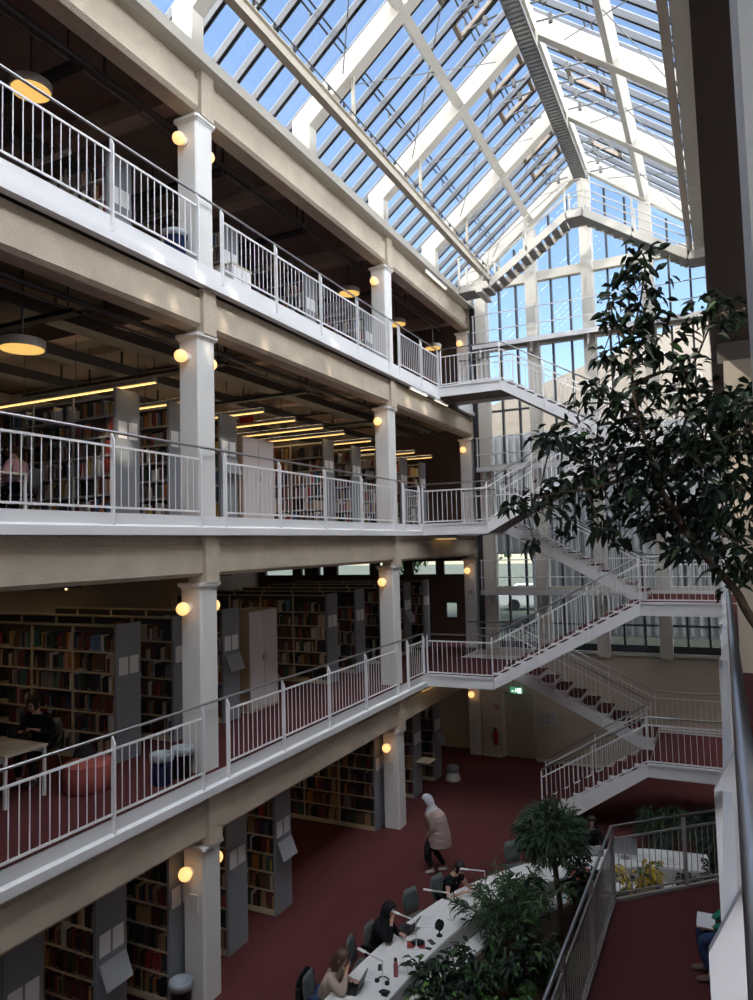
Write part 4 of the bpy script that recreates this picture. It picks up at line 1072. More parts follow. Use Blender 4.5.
person('dark-haired person in a black T-shirt, bare arms on papers at the bend of the desk', P3, dirn(1, -.35), seated(((-.14, .44, .80), (.14, .44, .80)), .40, .6), BLACKC, BLACKC, HAIRD, DARK_FRAME, sleeve=False)
person('person in black sitting behind the round-crowned tree, under the stairs', P4, dirn(.25, -1), seated(((-.12, .42, .80), (.14, .42, .80)), .25, .45), BLACKC, JEANS, HAIRD, BOOT)
STRIPE = BLACKC
person('bearded-looking reader in a black tracksuit at the desk on the lowest gallery', (-9.78, 7.95, L1), PI+.25, seated(((-.16, .34, .82), (.10, .40, .80)), .3, .5), BLACKC, BLACKC, HAIRD, DARK_FRAME)['label'] = 'reader with short dark hair in a black jacket at the desk, lowest gallery'
person('reader in a rose pink top sitting by the white-edged desk on the middle gallery', (-10.25, 7.95, L2), PI/2+.35, seated(((-.16, .36, .82), (.16, .36, .82)), .3, .5), ROSE, BLACKC, HAIRB, BOOT)
person('person in green and jeans sitting on the red platform with an open book', (-.06, 9.72, PZ), PI/2+.1, dict(hip=(0, 0, .54), lean=.05, head_pitch=.7, wrist={-1: (-.06, .30, .60), 1: (.10, .30, .60)}, ankle={-1: (-.13, .34, .085), 1: (.10, .38, .085)}, kpole=(0, .6, 1)), GREENC, JEANS, HAIRB, BOOT)
t = thing('open_book', 'open book held in the lap of the person on the red platform', 'book', (-.42, 9.73, PZ+.62), PI/2)
for s in (-1, 1): MB().obox((s*.07, 0, .0), (.07, 0, .02*s*s), (0, .1, 0), (0, 0, .012)).build('page_block', PAPER, t)
MB().box(-.145, -.105, -.022, .145, .105, -.014).build('cover', BM[CN.index('tan')], t)
t = thing('bench', 'plain bench under the person with the open book', 'bench', (.12, 10.02, PZ))
MB().box(-.2, -.5, .40, .2, .5, .45).build('seat', PANEL_GREY, t)
for sx in (-.16, .16):
    for sy in (-.42, .42): MB().box(sx-.02, sy-.02, 0, sx+.02, sy+.02, .40).build('leg', DARK, t)
# ------------------------------------------------------------------ chairs
CHAIR = mat('grey_green_shell_plastic', (.10, .115, .112), .45)
def chair(label, loc, rz):
    t = thing('shell_chair', label, 'chair', loc, rz)
    m = MB(); n = 8
    vs = []; fs = []
    prof = [(.21, .455), (.12, .44), (-.05, .435), (-.17, .45)]
    def sheet(prof, ws, th=.012):
        vs = []; fs = []; k = 7
        for (y, z), w in zip(prof, ws):
            for i in range(k):
                u = i/(k-1)*2-1; vs.append((u*w, y+.03*u*u, z+.02*u*u))
        N = len(vs); vs += [(x, y-th*.7, z-th) for x, y, z in vs]
        for r in range(len(prof)-1):
            for i in range(k-1):
                a = r*k+i; fs.append((a, a+1, a+k+1, a+k)); fs.append((N+a, N+a+k, N+a+k+1, N+a+1))
        bd = list(range(k))+[r*k+k-1 for r in range(1, len(prof))]+[(len(prof)-1)*k+i for i in range(k-2, -1, -1)]+[r*k for r in range(len(prof)-2, 0, -1)]
        for a, b in zip(bd, bd[1:]+bd[:1]): fs.append((a, N+a, N+b, b))
        return MB().add(vs, fs)
    sheet(prof, [.2, .22, .22, .2]).build('seat', CHAIR, t, True)
    sheet([(-.19, .47), (-.22, .60), (-.245, .74), (-.26, .86)], [.15, .195, .195, .14]).build('backrest', CHAIR, t, True)
    for sx in (-1, 1):
        for y0, y1 in ((.16, .22), (-.14, -.22)): MB().tube([(sx*.15, y0, .435), (sx*.21, y1, 0)], .011, 8).build('leg', HANDRAIL, t, True)
    MB().box(-.15, -.15, .42, .15, .16, .434).build('seat_frame', HANDRAIL, t)
    return t
c0 = chair('grey shell chair under the long-haired reader in beige', (-5.47, 9.12, 0), dirn(1, .12))
dup(c0, (-5.36, 10.22, 0), dirn(1, .2), 'empty grey shell chair between the beige and the black-clothed readers')
dup(c0, (-5.27, 10.66, 0), dirn(1, -.05), 'grey shell chair under the black-clothed reader')
dup(c0, (-5.14, 11.92, 0), dirn(1, -.4), 'empty grey shell chair just past the black-clothed reader')
dup(c0, (-4.88, 12.60, 0), dirn(1, -.35), 'shell chair under the reader in the black T-shirt')
dup(c0, (-4.05, 14.52, 0), dirn(.8, -.7), 'empty shell chair left of the round-crowned tree, past the bend'.replace('left of', 'seen beside'))
dup(c0, (-2.78, 15.62, 0), dirn(.25, -1), 'shell chair under the person behind the round-crowned tree')
dup(c0, (-9.78, 7.95, L1), PI+.25, 'chair under the black-jacketed reader on the lowest gallery')
dup(c0, (-10.25, 7.95, L2), PI/2+.35, 'chair under the rose pink reader on the middle gallery')
t = thing('draped_jacket', 'black jacket hung over the chair back of the beige-sweater reader', 'jacket', (-5.47, 9.12, 0), dirn(1, .12))
MB().prism_y([(-.23, .40), (.23, .40), (.22, .84), (.12, .9), (-.12, .9), (-.22, .84)], -.31, -.285).build('jacket_back', BLACKC, t); MB().box(-.26, -.30, .30, -.2, -.24, .78).build('sleeve', BLACKC, t); MB().box(.2, -.30, .3, .26, -.24, .78).build('sleeve', BLACKC, t)
t = thing('backpack', 'black backpack leaning behind the reader on the lowest gallery', 'backpack', (-8.98, 8.05, L1))
m = MB(); m.sphere((0, 0, .3), .24, 14, 10, sc=(.85, .7, 1.25)); m.build('pack_body', BLACKC, t, True); MB().tube([(-.08, .16, .5), (-.1, .2, .3), (-.08, .16, .1)], .02, 6).build('strap', DARK, t)
# ------------------------------------------------------------------ things on the desks
TZ = .735
LAPG = mat('dark_grey_laptop', (.05, .05, .055), .4, .3); LAPS = mat('silver_laptop', (.35, .36, .37), .35, .6); SCREEN = mat('screen_glass', (.25, .27, .3), .2)
def laptop(label, x, y, rz, m_, open_=1.9, scr=SCREEN):
    t = thing('laptop', label, 'laptop', (x, y, TZ), rz)
    MB().box(-.16, -.11, 0, .16, .11, .016).build('base', m_, t)
    mb = MB()
    for r in range(4): mb.box(-.14, -.02+r*.026, .016, .14, .0+r*.026, .018)
    mb.build('keyboard', DARK, t)
    c, s = math.cos(open_), math.sin(open_); d = V((0, -c*-1, s)); d = V((0, math.cos(PI-open_), math.sin(PI-open_)))
    o = MB(); ce = V((0, .11, .014))+d*.11; nn = V((0, -d.z, d.y)); o.obox(ce, (.16, 0, 0), d*.11, nn*.005); lid = o.build('lid', m_, t)
    MB().obox(ce+nn*.0055, (.148, 0, 0), d*.098, nn*.0008).build('screen', scr, lid)
laptop('dark open laptop before the long-haired reader in beige', -5.05, 9.25, dirn(1, .12), LAPG)
laptop('dark grey laptop beside the black-clothed reader', -4.98, 10.95, dirn(1, -.1), LAPG, 2.1)
laptop('silver laptop on the far desk beneath the stairs', -2.62, 15.0, dirn(.3, -1), LAPS)
def paper(label, x, y, rz, w=.21, h=.297, n=3):
    t = thing('paper_sheet', label, 'paper', (x, y, TZ), rz)
    MB().box(-w/2, -h/2, 0, w/2, h/2, .002*n).build('sheet', PAPER, t)
    mb = MB()
    for r in range(9): mb.box(-w*.38, -h*.36+r*h*.08, .002*n, w*(.38 if r % 3 else .2), -h*.35+r*h*.08, .002*n+.0006)
    mb.build('text_line_print', LAMPGREY, t)
paper('white sheets past the laptop of the black-clothed reader', -4.75, 11.35, .3, .3, .42)
paper('papers under the arms of the reader in the black T-shirt', -4.42, 12.52, 1.1, .3, .42)
paper('sheet lying on the laptop side of the beige-clothed reader', -4.98, 9.62, .2)
paper('stack of papers on the far desk beneath the stairs', -1.7, 15.2, .2, .3, .4, 8)
def desk_lamp(label, x, y, rz, base_h=.42):
    t = thing('desk_lamp', label, 'desk lamp', (x, y, TZ), rz)
    MB().lathe([(.05, 0), (.05, .015), (.012, .02)], n=16).build('base', STEEL_WHITE, t); MB().tube([(0, 0, .01), (0, 0, base_h)], .008, 8).build('stem', STEEL_WHITE, t)
    MB().bar((0, 0, base_h), (-.40, 0, base_h+.03), .018, .014).build('arm', STEEL_WHITE, t); MB().bar((-.30, 0, base_h+.022), (-.44, 0, base_h+.033), .05, .012).build('lamp_head', STEEL_WHITE, t)
desk_lamp('slim white desk lamp by the pink bottle', -4.62, 9.35, -.2)
desk_lamp('slim white desk lamp reaching over the black-clothed reader', -4.6, 10.52, -.15)
desk_lamp('slim white desk lamp past the black-clothed reader, near the desk end', -4.42, 11.55, .25)
desk_lamp('slim white desk lamp before the reader in the black T-shirt', -4.12, 12.55, .35)
desk_lamp('slim white desk lamp on the far desk beneath the stairs', -3.0, 14.55, -1.0)
t = thing('water_bottle', 'pink metal drinking bottle on the white desk', 'bottle', (-4.60, 9.75, TZ))
PB = mat('pink_metal', (.42, .13, .17), .35, .4)
MB().lathe([(.032, 0), (.035, .01), (.035, .17), (.022, .20), (.02, .215)], n=16).build('bottle_body', PB, t, True); MB().lathe([(.023, .215), (.023, .25), (.018, .255)], n=16).build('cap', DARK, t)
t = thing('desk_fan', 'small round dark desk fan by the laptop', 'fan', (-4.40, 11.0, TZ), 1.2)
MB().lathe([(.05, 0), (.045, .02), (.012, .03), (.01, .1)], n=16).build('base', DARK, t)
m = MB()
for r in (.03, .055, .078): m.lathe([(r-.003, -.003), (r+.003, -.003), (r+.003, .003), (r-.003, .003)], (0, -.03, .17), (0, 1, 0), 20); m.lathe([(r-.003, -.003), (r+.003, -.003), (r+.003, .003), (r-.003, .003)], (0, .02, .17), (0, 1, 0), 20)
for k in range(12): a = k*PI/6; m.bar((0, -.03, .17), (.08*math.cos(a), -.03, .17+.08*math.sin(a)), .003, .003)
m.build('guard_grille', LAPG, t)
m = MB()
for k in range(4): a = k*PI/2; m.bar((0, 0, .17), (.065*math.cos(a), .0, .17+.065*math.sin(a)), .03, .004, up=(0, 1, .3))
m.build('blade', DARK, t)
t = thing('pencil_pouch', 'black pouch lying on a red notebook before the black-clothed reader', 'pouch', (-4.62, 10.62, TZ+.018), .5)
m = MB(); m.sphere((0, 0, .03), .1, 14, 8, sc=(1.1, .8, .3)); m.build('pouch_body', BLACKC, t, True); MB().tube([(-.1, 0, .052), (0, 0, .061), (.1, 0, .052)], .004, 5).build('zip', HANDRAIL, t)
t = thing('notebook', 'red notebook under the black pouch on the white desk', 'notebook', (-4.64, 10.60, TZ), .4)
MB().box(-.14, -.1, .0, .14, .1, .003).box(-.14, -.1, .014, .14, .1, .017).build('cover', BM[CN.index('bright red')], t); MB().box(-.135, -.095, .003, .13, .095, .014).build('page_block', PAPER, t)
def phone(label, x, y, rz):
    t = thing('mobile_phone', label, 'phone', (x, y, TZ), rz); MB().box(-.036, -.075, 0, .036, .075, .008).build('case', DARK, t); MB().box(-.033, -.07, .008, .033, .07, .0085).build('screen', LAPG, t)
phone('black phone near the laptop of the beige-sweater reader', -4.9, 9.85, .4); phone('black phone between the pouch and the desk fan', -4.45, 10.78, .9)
t = thing('headphones', 'black headphones with a cable on the desk before the beige-sweater reader', 'headphones', (-4.72, 9.55, TZ))
MB().tube([(-.08, 0, .02), (-.07, .07, .02), (0, .1, .02), (.07, .07, .02), (.08, 0, .02)], .009, 6).build('band', DARK, t, True)
for s in (-1, 1): MB().lathe([(.035, 0), (.035, .03)], (s*.08, -.02, .0), n=14).build('ear_cup', DARK, t)
MB_CASE = 1
t = thing('glasses_case', 'black case near the desk edge before the beige-sweater reader', 'case', (-4.58, 9.32, TZ), .3)
m = MB(); m.sphere((0, 0, .025), .07, 12, 8, sc=(1.2, .6, .36)); m.build('case_shell', DARK, t, True); MB().tube([(-.08, 0, .026), (0, -.043, .026), (.08, 0, .026)], .003, 5).build('seam_rim', LAPG, t)
for k, i in enumerate((14, 24, 33)):
    p = offset(OUT, .70)[i]
    t = thing('cable_grommet', 'small black cable outlet in the white desk, ' + ['by the beige-sweater reader', 'by the black-clothed reader', 'by the end of the first desk'][k], 'cable outlet', (p.x, p.y, TZ))
    MB().box(-.045, -.03, 0, .045, .03, .006).build('flap', DARK, t); MB().box(-.03, -.006, .006, .03, .006, .009).build('slot', LAPG, t)
t = thing('monitor_screen', 'grey screen standing on the far desk by the platform railing', 'screen', (-2.05, 15.05, TZ), .1)
MB().box(-.24, -.012, .08, .24, .012, .38).build('panel_housing', LAPS, t); MB().lathe([(.09, 0), (.09, .012), (.015, .014), (.015, .1)], n=16).build('stand', LAPS, t)
paper('blue-tinted folder sheets on the far desk seen through the railing', -1.25, 15.25, .4, .25, .35, 6)
# reader's papers upstairs
for k, (x, y, z, lab) in enumerate(((-9.5, 7.2, L1, 'open papers on the reading desk of the lowest gallery'), (-10.5, 7.3, L2, 'papers on the white-edged desk of the middle gallery'))):
    t = thing('paper_sheet', lab, 'paper', (x, y, z+TZ), .2); MB().box(-.2, -.14, 0, .2, .14, .006).build('sheet', PAPER, t)
    m = MB()
    for r in range(7): m.box(-.17, -.11+r*.03, .006, .15, -.105+r*.03, .0066)
    m.build('text_line_print', LAMPGREY, t)

# ------------------------------------------------------------------ plants
def leaf(mb, p, d, n, L, W, fold=.25, mi=0, droop=.25):
    d = d.normalized(); s = d.cross(n)
    if s.length < 1e-3: s = d.cross(V((1, .2, 0)))
    s.normalize(); n = s.cross(d)
    a = p; b = p+d*L*.4+n*.02*L; c = p+d*L*.75-V((0, 0, 1))*L*droop*.4; e = p+d*L-V((0, 0, 1))*L*droop
    u = n*W*fold
    mb.add([a, b+s*W*.5+u, c+s*W*.36+u*.8, e, c-s*W*.36+u*.8, b-s*W*.5+u, b, c], [(0, 6, 1), (1, 6, 7, 2), (2, 7, 3), (0, 5, 6), (5, 4, 7, 6), (4, 3, 7)], mi)
def rdir(r, zlo=-1, zhi=1):
    a = r.uniform(0, 2*PI); z = r.uniform(zlo, zhi); q = math.sqrt(max(0, 1-z*z)); return V((q*math.cos(a), q*math.sin(a), z))
FIG_TUFTS = [(-0.26,3.24,8.24,0.040,10),(-0.24,3.43,8.23,0.053,14),(-0.33,3.32,8.18,0.046,12),(-0.38,3.46,8.13,0.053,14),(-0.24,3.48,8.13,0.048,12),(-0.38,3.14,7.94,0.044,12),(-0.26,3.11,7.93,0.043,14),(-0.22,3.60,8.02,0.050,10),(-0.28,3.26,7.86,0.045,14),(-0.22,3.24,7.79,0.050,14),(-0.41,3.70,7.89,0.057,16),(-0.30,3.38,7.74,0.052,14),(-0.48,3.60,7.91,0.039,8),(-0.48,3.39,7.70,0.052,14),(-0.56,3.48,7.64,0.048,12),(-0.37,3.19,7.59,0.054,18),(-0.28,3.48,7.67,0.059,18),(-0.16,3.62,7.71,0.056,14),(-0.09,3.41,7.77,0.047,12),(-0.12,3.54,7.93,0.033,7),(-0.05,3.50,7.99,0.038,8),(0.02,3.14,7.93,0.044,12),(0.13,3.55,8.00,0.049,12),(-0.10,3.45,7.73,0.048,10),(0.07,3.28,7.89,0.041,10),(-0.61,3.12,7.44,0.048,18),(-0.64,3.62,7.46,0.056,18),(-0.75,3.38,7.47,0.042,12),(-0.55,3.53,7.40,0.065,22),(-0.47,3.63,7.48,0.067,24),(-0.37,3.53,7.53,0.071,28),(-0.29,3.65,7.52,0.079,30),(-0.36,3.34,7.34,0.067,28),(-0.50,3.58,7.29,0.066,22),(-0.58,3.37,7.28,0.052,16),(-0.73,3.66,7.26,0.057,18),(-0.83,3.63,7.23,0.050,14),(-0.81,3.16,7.17,0.039,12),(-0.86,3.18,7.15,0.025,6),(-0.69,3.23,7.13,0.035,10),(-0.59,3.68,7.19,0.057,16),(-0.44,3.36,7.12,0.052,18),(-0.63,3.48,7.09,0.038,8),(-0.31,3.28,7.20,0.066,26),(-0.24,3.40,7.30,0.079,36),(-0.14,3.33,7.41,0.077,38),(-0.06,3.31,7.47,0.072,34),(0.02,3.45,7.53,0.075,34),(0.10,3.45,7.52,0.069,30),(-0.12,3.64,7.31,0.084,38),(-0.02,3.51,7.36,0.081,38),(0.07,3.66,7.39,0.085,38),(0.13,3.61,7.42,0.067,26),(-0.22,3.69,7.17,0.074,28),(-0.10,3.50,7.16,0.076,32),(0.00,3.20,7.18,0.074,36),(0.10,3.62,7.25,0.078,34),(-0.27,3.68,7.06,0.063,20),(-0.16,3.64,7.05,0.062,22),(-0.04,3.44,7.07,0.069,28),(0.07,3.53,7.06,0.071,28),(-0.31,3.23,7.07,0.040,12),(-0.44,3.60,6.99,0.039,9),(-0.07,3.44,6.96,0.053,16),(-0.13,3.27,6.95,0.045,14),(0.04,3.14,6.94,0.053,18),(0.11,3.61,6.88,0.050,14),(-0.22,3.69,6.93,0.046,10),(-0.46,3.15,7.03,0.029,8),(-0.72,3.58,7.04,0.028,5),(-0.80,3.35,6.98,0.026,6),(-0.02,3.19,6.87,0.025,4),(0.09,3.28,6.85,0.046,8),(0.01,3.56,6.75,0.028,4),(0.10,3.62,7.61,0.056,16),(-0.01,3.13,7.56,0.048,14),(-0.10,3.47,7.59,0.054,16)]
FIG_LIMBS = [[(.62, 3.6, 5.75), (.36, 3.45, 6.2), (.1, 3.4, 6.63), (.04, 3.4, 6.76), (-.05, 3.4, 6.88), (-.13, 3.4, 7.0), (-.19, 3.38, 7.12), (-.25, 3.4, 7.25), (-.28, 3.4, 7.39), (-.31, 3.4, 7.53), (-.33, 3.38, 7.69), (-.33, 3.4, 7.88), (-.28, 3.4, 8.08), (-.25, 3.4, 8.25)],
 [(-.13, 3.4, 6.99), (-.2, 3.42, 7.09), (-.28, 3.44, 7.16), (-.39, 3.42, 7.27), (-.49, 3.4, 7.32), (-.63, 3.38, 7.39), (-.74, 3.4, 7.47)], [(-.39, 3.42, 7.27), (-.52, 3.36, 7.23), (-.68, 3.3, 7.21), (-.86, 3.25, 7.17)],
 [(-.25, 3.4, 7.25), (-.11, 3.35, 7.35), (.01, 3.4, 7.41), (.14, 3.45, 7.46)], [(-.19, 3.38, 7.12), (-.08, 3.45, 7.15), (.08, 3.5, 7.19)], [(-.33, 3.38, 7.69), (-.21, 3.42, 7.74), (-.09, 3.44, 7.75), (.02, 3.38, 7.94), (.14, 3.4, 7.96)],
 [(-.31, 3.4, 7.53), (-.43, 3.36, 7.61), (-.53, 3.4, 7.63)], [(-.13, 3.4, 7.0), (-.03, 3.42, 7.02), (.09, 3.4, 6.93)], [(-.33, 3.4, 7.88), (-.4, 3.42, 7.98), (-.41, 3.4, 8.08)]]
o0 = (.62, 3.6, 5.7)
t = thing('fig_tree', 'dark-leaved fig tree leaning over the near railing from its planter', 'tree', o0)
m = MB(); allp = []
for k, l in enumerate(FIG_LIMBS):
    pts = catmull(l, 4); n = len(pts); r0 = .022 if k == 0 else .010
    m.tube(pts, [max(.004, r0*(1-.86*i/(n-1))) for i in range(n)], 8); allp += pts[2:]
for (x, y, z, r, n) in FIG_TUFTS:
    p = V((x, y, z)); q = min(allp, key=lambda a: (a-p).length)
    m.tube([q, lerp(q, p, .5)+V((0, 0, .012)), p], [.005, .0035, .002], 5)
m.build('trunk', BARK, t, True, off=o0)
m = MB(); r = random.Random(11)
for (x, y, z, rad, n) in FIG_TUFTS:
    c = V((x, y, z))
    for k in range(int(n*2.0)):
        p = c+V((r.gauss(0, rad*.7), r.gauss(0, rad*1.1), r.gauss(0, rad*.6)))
        d = V((r.gauss(0, .8)-.15, r.gauss(0, .7), r.gauss(-.25, .45))); L = r.uniform(.045, .076)
        leaf(m, p, d, rdir(r, .2, 1), L, L*r.uniform(.38, .5), .18, 1 if r.random() < .04 else 0, r.uniform(.1, .5))
m.build('foliage', [LEAF, LEAF_MID], t, off=o0)
t = thing('fig_planter', 'low planter box holding the leaning fig tree', 'planter', (.75, 3.6, H1))
MB().prism([(-.35, -.7), (.45, -.7), (.45, .7), (-.35, .7)], 0, .28).build('box_wall', BEIGE2, t); MB().box(-.3, -.65, .28, .4, .65, .29).build('soil', SOIL, t)
def tree_ball():
    o0 = (-2.78, 12.3, .4); t = thing('indoor_tree', 'small tree with a dense round crown of narrow leaves in the planter', 'tree', o0); r = random.Random(5)
    m = MB(); m.tube(catmull([(0, 0, 0), (.03, .02, .5), (-.01, 0, .95), (-.03, 0, 1.3)], 4), .045, 10)
    for k in range(12):
        d = rdir(r, .1, .95); m.tube([(-.02, 0, 1.05+.02*k), V((-.02, 0, 1.3))+d*.28, V((-.03, 0, 1.55))+d*.5], [.018, .012, .005], 6)
    m.build('trunk', BARK, t, True)
    m = MB(); c = V((-.05, 0, 1.68))
    for k in range(3600):
        d = rdir(r, -.75, 1); q = r.random()**.4; p = c+V((d.x*.60, d.y*.60, d.z*.50))*q*r.uniform(.85, 1.05)
        leaf(m, p, d+V((r.gauss(0, .5), r.gauss(0, .5), r.gauss(-.15, .4))), rdir(r, .2, 1), r.uniform(.10, .17), r.uniform(.022, .034), .2, 0, .25)
    m.build('foliage', LEAF_BALL, t)
tree_ball()
def bush(name, label, x, y, z, h, rad, n, L, W, mats, kind='bush', seed=1, mix=.2):
    t = thing(name, label, 'plant', (x, y, z)); r = random.Random(seed); m = MB(); f = MB(); ns = max(4, int(rad*9))
    for k in range(ns):
        a = 2*PI*k/ns+r.uniform(-.3, .3); q = r.uniform(.25, 1)
        tip = V((math.cos(a)*rad*q, math.sin(a)*rad*q, h*r.uniform(.7, 1.0)*(1.0-.25*q)))
        mid = V((tip.x*.35, tip.y*.35, tip.z*.6)); pts = catmull([V((tip.x*.1, tip.y*.1, 0)), mid, tip], 4)
        m.tube(pts, [.011*(1-.7*i/(len(pts)-1)) for i in range(len(pts))], 6)
        for j in range(int(n*1.7)//ns):
            u = r.uniform(.25, 1) if kind == 'bush' else r.uniform(.75, 1); i = min(len(pts)-2, int(u*(len(pts)-1))); p = lerp(pts[i], pts[i+1], r.random())
            p = p+V((r.gauss(0, .05), r.gauss(0, .05), r.gauss(0, .04))) if kind == 'bush' else p
            d = V((math.cos(a)*.5+r.gauss(0, .6), math.sin(a)*.5+r.gauss(0, .6), r.uniform(-.2, .8)))
            l = L*r.uniform(.7, 1.2); leaf(f, p, d, rdir(r, .3, 1), l, W*l/L, .2, 1 if len(mats) > 1 and r.random() < mix else 0, .45 if kind == 'bush' else .7)
    m.build('stem', BARK if kind != 'green' else LEAF_MID, t, True); f.build('foliage', mats, t)
SZ = .38
bl = [('leafy_shrub', 'broad-leaved dark shrub in the planter beside the beige-sweater reader', -3.75, 9.3, .75, .50, 150, .20, .07, [LEAF, LEAF_LT], 'bush', .12),
 ('leafy_shrub', 'bushy dark shrub in the planter opposite the black-clothed reader', -3.45, 10.25, .95, .55, 200, .18, .06, [LEAF, LEAF_MID], 'bush', .3),
 ('leafy_shrub', 'low bright green shrub at the lower rim of the planter', -3.3, 8.75, .45, .45, 140, .15, .06, [LEAF_MID, LEAF_LT], 'bush', .4),
 ('bamboo_plant', 'tall feathery bamboo-like plant with drooping leaves before the round-crowned tree', -3.2, 11.35, 1.72, .78, 520, .22, .032, [LEAF_BALL, LEAF_MID], 'bush', .45),
 ('bamboo_plant', 'feathery narrow-leaved plant leaning over the end of the first desk', -3.75, 11.75, 1.05, .62, 300, .22, .03, [LEAF_BALL, LEAF_MID], 'bush', .3),
 ('leafy_shrub', 'dark dense shrub at the foot of the round-crowned tree', -2.35, 12.55, 1.0, .55, 240, .17, .06, [LEAF, LEAF_MID], 'bush', .15),
 ('leafy_shrub', 'bright broad-leaved plant beside the trunk of the round-crowned tree', -2.55, 10.9, .62, .42, 90, .24, .10, [LEAF_MID, LEAF_LT], 'bush', .4),
 ('leafy_shrub', 'dark shrub pressed against the platform railing posts', -2.1, 10.2, .9, .42, 190, .17, .06, [LEAF, LEAF_MID], 'bush', .12),
 ('leafy_shrub', 'dark shrub below the platform railing near its lower end', -2.2, 9.1, .8, .45, 180, .17, .06, [LEAF, LEAF_MID], 'bush', .12),
 ('leafy_shrub', 'shrub among the desk side plants, behind the bamboo-like one', -3.5, 12.8, .8, .5, 190, .17, .06, [LEAF, LEAF_MID], 'bush', .2),
 ('leafy_shrub', 'dark shrub between the round-crowned tree and the far desk', -2.6, 13.7, .8, .55, 220, .18, .06, [LEAF, LEAF_RED], 'bush', .12),
 ('croton_plant', 'croton with bright yellow leaves behind the kink of the platform railing', -1.55, 13.4, 1.3, .46, 120, .24, .07, [LEAF_YEL, LEAF_MID], 'bush', .25),
 ('croton_plant', 'croton with reddish leaves beside the trunk of the round-crowned tree', -2.55, 13.1, .9, .28, 50, .22, .07, [LEAF_RED, LEAF_YEL], 'bush', .3),
 ('leafy_shrub', 'dark shrub behind the railing at the platform, below the half landing', -1.0, 13.7, .85, .5, 220, .18, .05, [LEAF, LEAF_MID], 'bush', .15),
 ('leafy_shrub', 'dark shrub in the corner where platform railing and far desk meet', -.5, 14.3, .9, .5, 200, .18, .05, [LEAF, LEAF_MID], 'bush', .1),
 ('leafy_shrub', 'arching dark shrub spilling over the white planter rim near the pink bottle', -4.0, 9.95, .8, .48, 190, .19, .06, [LEAF, LEAF_MID], 'bush', .2),
 ('leafy_shrub', 'tall dark shrub in the middle of the bed, nearer than the bamboo-like plant', -3.0, 10.6, 1.15, .5, 230, .18, .06, [LEAF, LEAF_MID], 'bush', .2),
 ('leafy_shrub', 'low green ground plant in the open soil of the planter', -2.9, 9.9, .4, .4, 110, .16, .07, [LEAF_LT, LEAF_MID], 'bush', .4)]
for k, (nm, lab, x, y, h, rad, n, L, W, mats, kd, mix) in enumerate(bl): bush(nm, lab, x, y, SZ, h, rad, n, L, W, mats, kd, 20+k, mix)
for k, (x, y, h, lab) in enumerate(((-.75, 16.7, 1.42, 'spiky long-leaved plant under the lowest half landing'), (-1.5, 17.1, 1.25, 'smaller spiky long-leaved plant under the lowest half landing'), (-.2, 16.2, 1.3, 'spiky long-leaved plant at the end of the far desk'))):
    bush('dracaena_plant', lab, x, y, 0, h, .62, 320, .42, .035, [LEAF, LEAF_MID], 'tuft', 60+k, .1)
    t = thing('plant_pot', 'dark pot of the %s' % lab.replace('spiky ', ''), 'pot', (x, y, 0)); MB().lathe([(.15, 0), (.2, .3), (.21, .3), (.18, .3), (.17, .26)], n=20).build('pot_wall', DARK_FRAME, t, True); MB().lathe([(.18, .25), (.0, .265)], n=20).build('soil', SOIL, t)

# ------------------------------------------------------------------ outside
struct('ground', MB().box(-80, 24.6, 3.0, 80, 120, 3.3), mat('outdoor_paving', (.06, .065, .045), .9, var=.2, scale=.5))
EXT = mat('pale_outdoor_panel', (.26, .265, .275), .6, var=.04, scale=1); EXTB = mat('beige_outdoor_gable', (.26, .22, .18), .8)
t = thing('neighbour_building', 'pale ribbed neighbouring building seen through the end glazing', 'building', (-2, 29, 0)); o0 = (-2, 29, 0)
MB().box(-6.9, 28.5, 3.3, 10, 36, 11.4).box(-12, 28.5, 6.5, -6.9, 36, 11.4).build('ribbed_wall', EXT, t, off=o0)
m = MB()
for k in range(56): m.box(-6.9+k*.3, 28.42, 3.4, -6.8+k*.3, 28.5, 11.3)
for k in range(17): m.box(-12+k*.3, 28.42, 6.6, -11.9+k*.3, 28.5, 11.3)
m.build('rib_slat', EXT, t, off=o0)
MB().prism_y([(-12.3, 11.4), (10, 11.4), (10, 16.4), (.8, 15.9), (-12.3, 11.9)], 30, 36).build('gable', EXTB, t, off=o0)
MB().box(-12.2, 29.0, 11.2, 10, 30.2, 11.5).build('parapet', EXTB, t, off=o0)
t = thing('parked_car', 'white car parked outside, seen through the end glazing below the catwalk', 'car', (-9.3, 39, 3.3), .3)
CARW = mat('white_car_paint', (.7, .71, .73), .25)
m = MB(); m.prism_y([(-2.0, .3), (2.0, .3), (2.05, .7), (1.2, .85), (.7, 1.35), (-1.0, 1.38), (-1.7, .9), (-2.05, .8)], -.8, .8); m.build('car_body', CARW, t)
MB().prism_y([(1.05, .88), (.66, 1.28), (-.95, 1.31), (-1.5, .92)], -.81, .81).build('side_glass', DARK_FRAME, t)
for x in (-1.25, 1.25):
    for y in (-.72, .72): MB().lathe([(.31, -.09), (.31, .09)], (x, y, .31), (0, 1, 0), 20).build('wheel', DARK, t)
def out_tree(label, x, y, h, seed):
    t = thing('outdoor_tree', label, 'tree', (x, y, 3.3)); r = random.Random(seed); m = MB(); m.tube([(0, 0, 0), (.1, 0, h*.5), (0, .1, h*.9)], [.14, .1, .03], 8).build('trunk', BARK, t, True)
    f = MB()
    for k in range(700):
        d = rdir(r); p = V((0, 0, h*.72))+V((d.x*1.5, d.y*1.5, d.z*h*.3))*r.random()**.4; leaf(f, p, rdir(r), rdir(r), .3, .16, .2, 0, .2)
    f.build('foliage', [LEAF_MID], t)
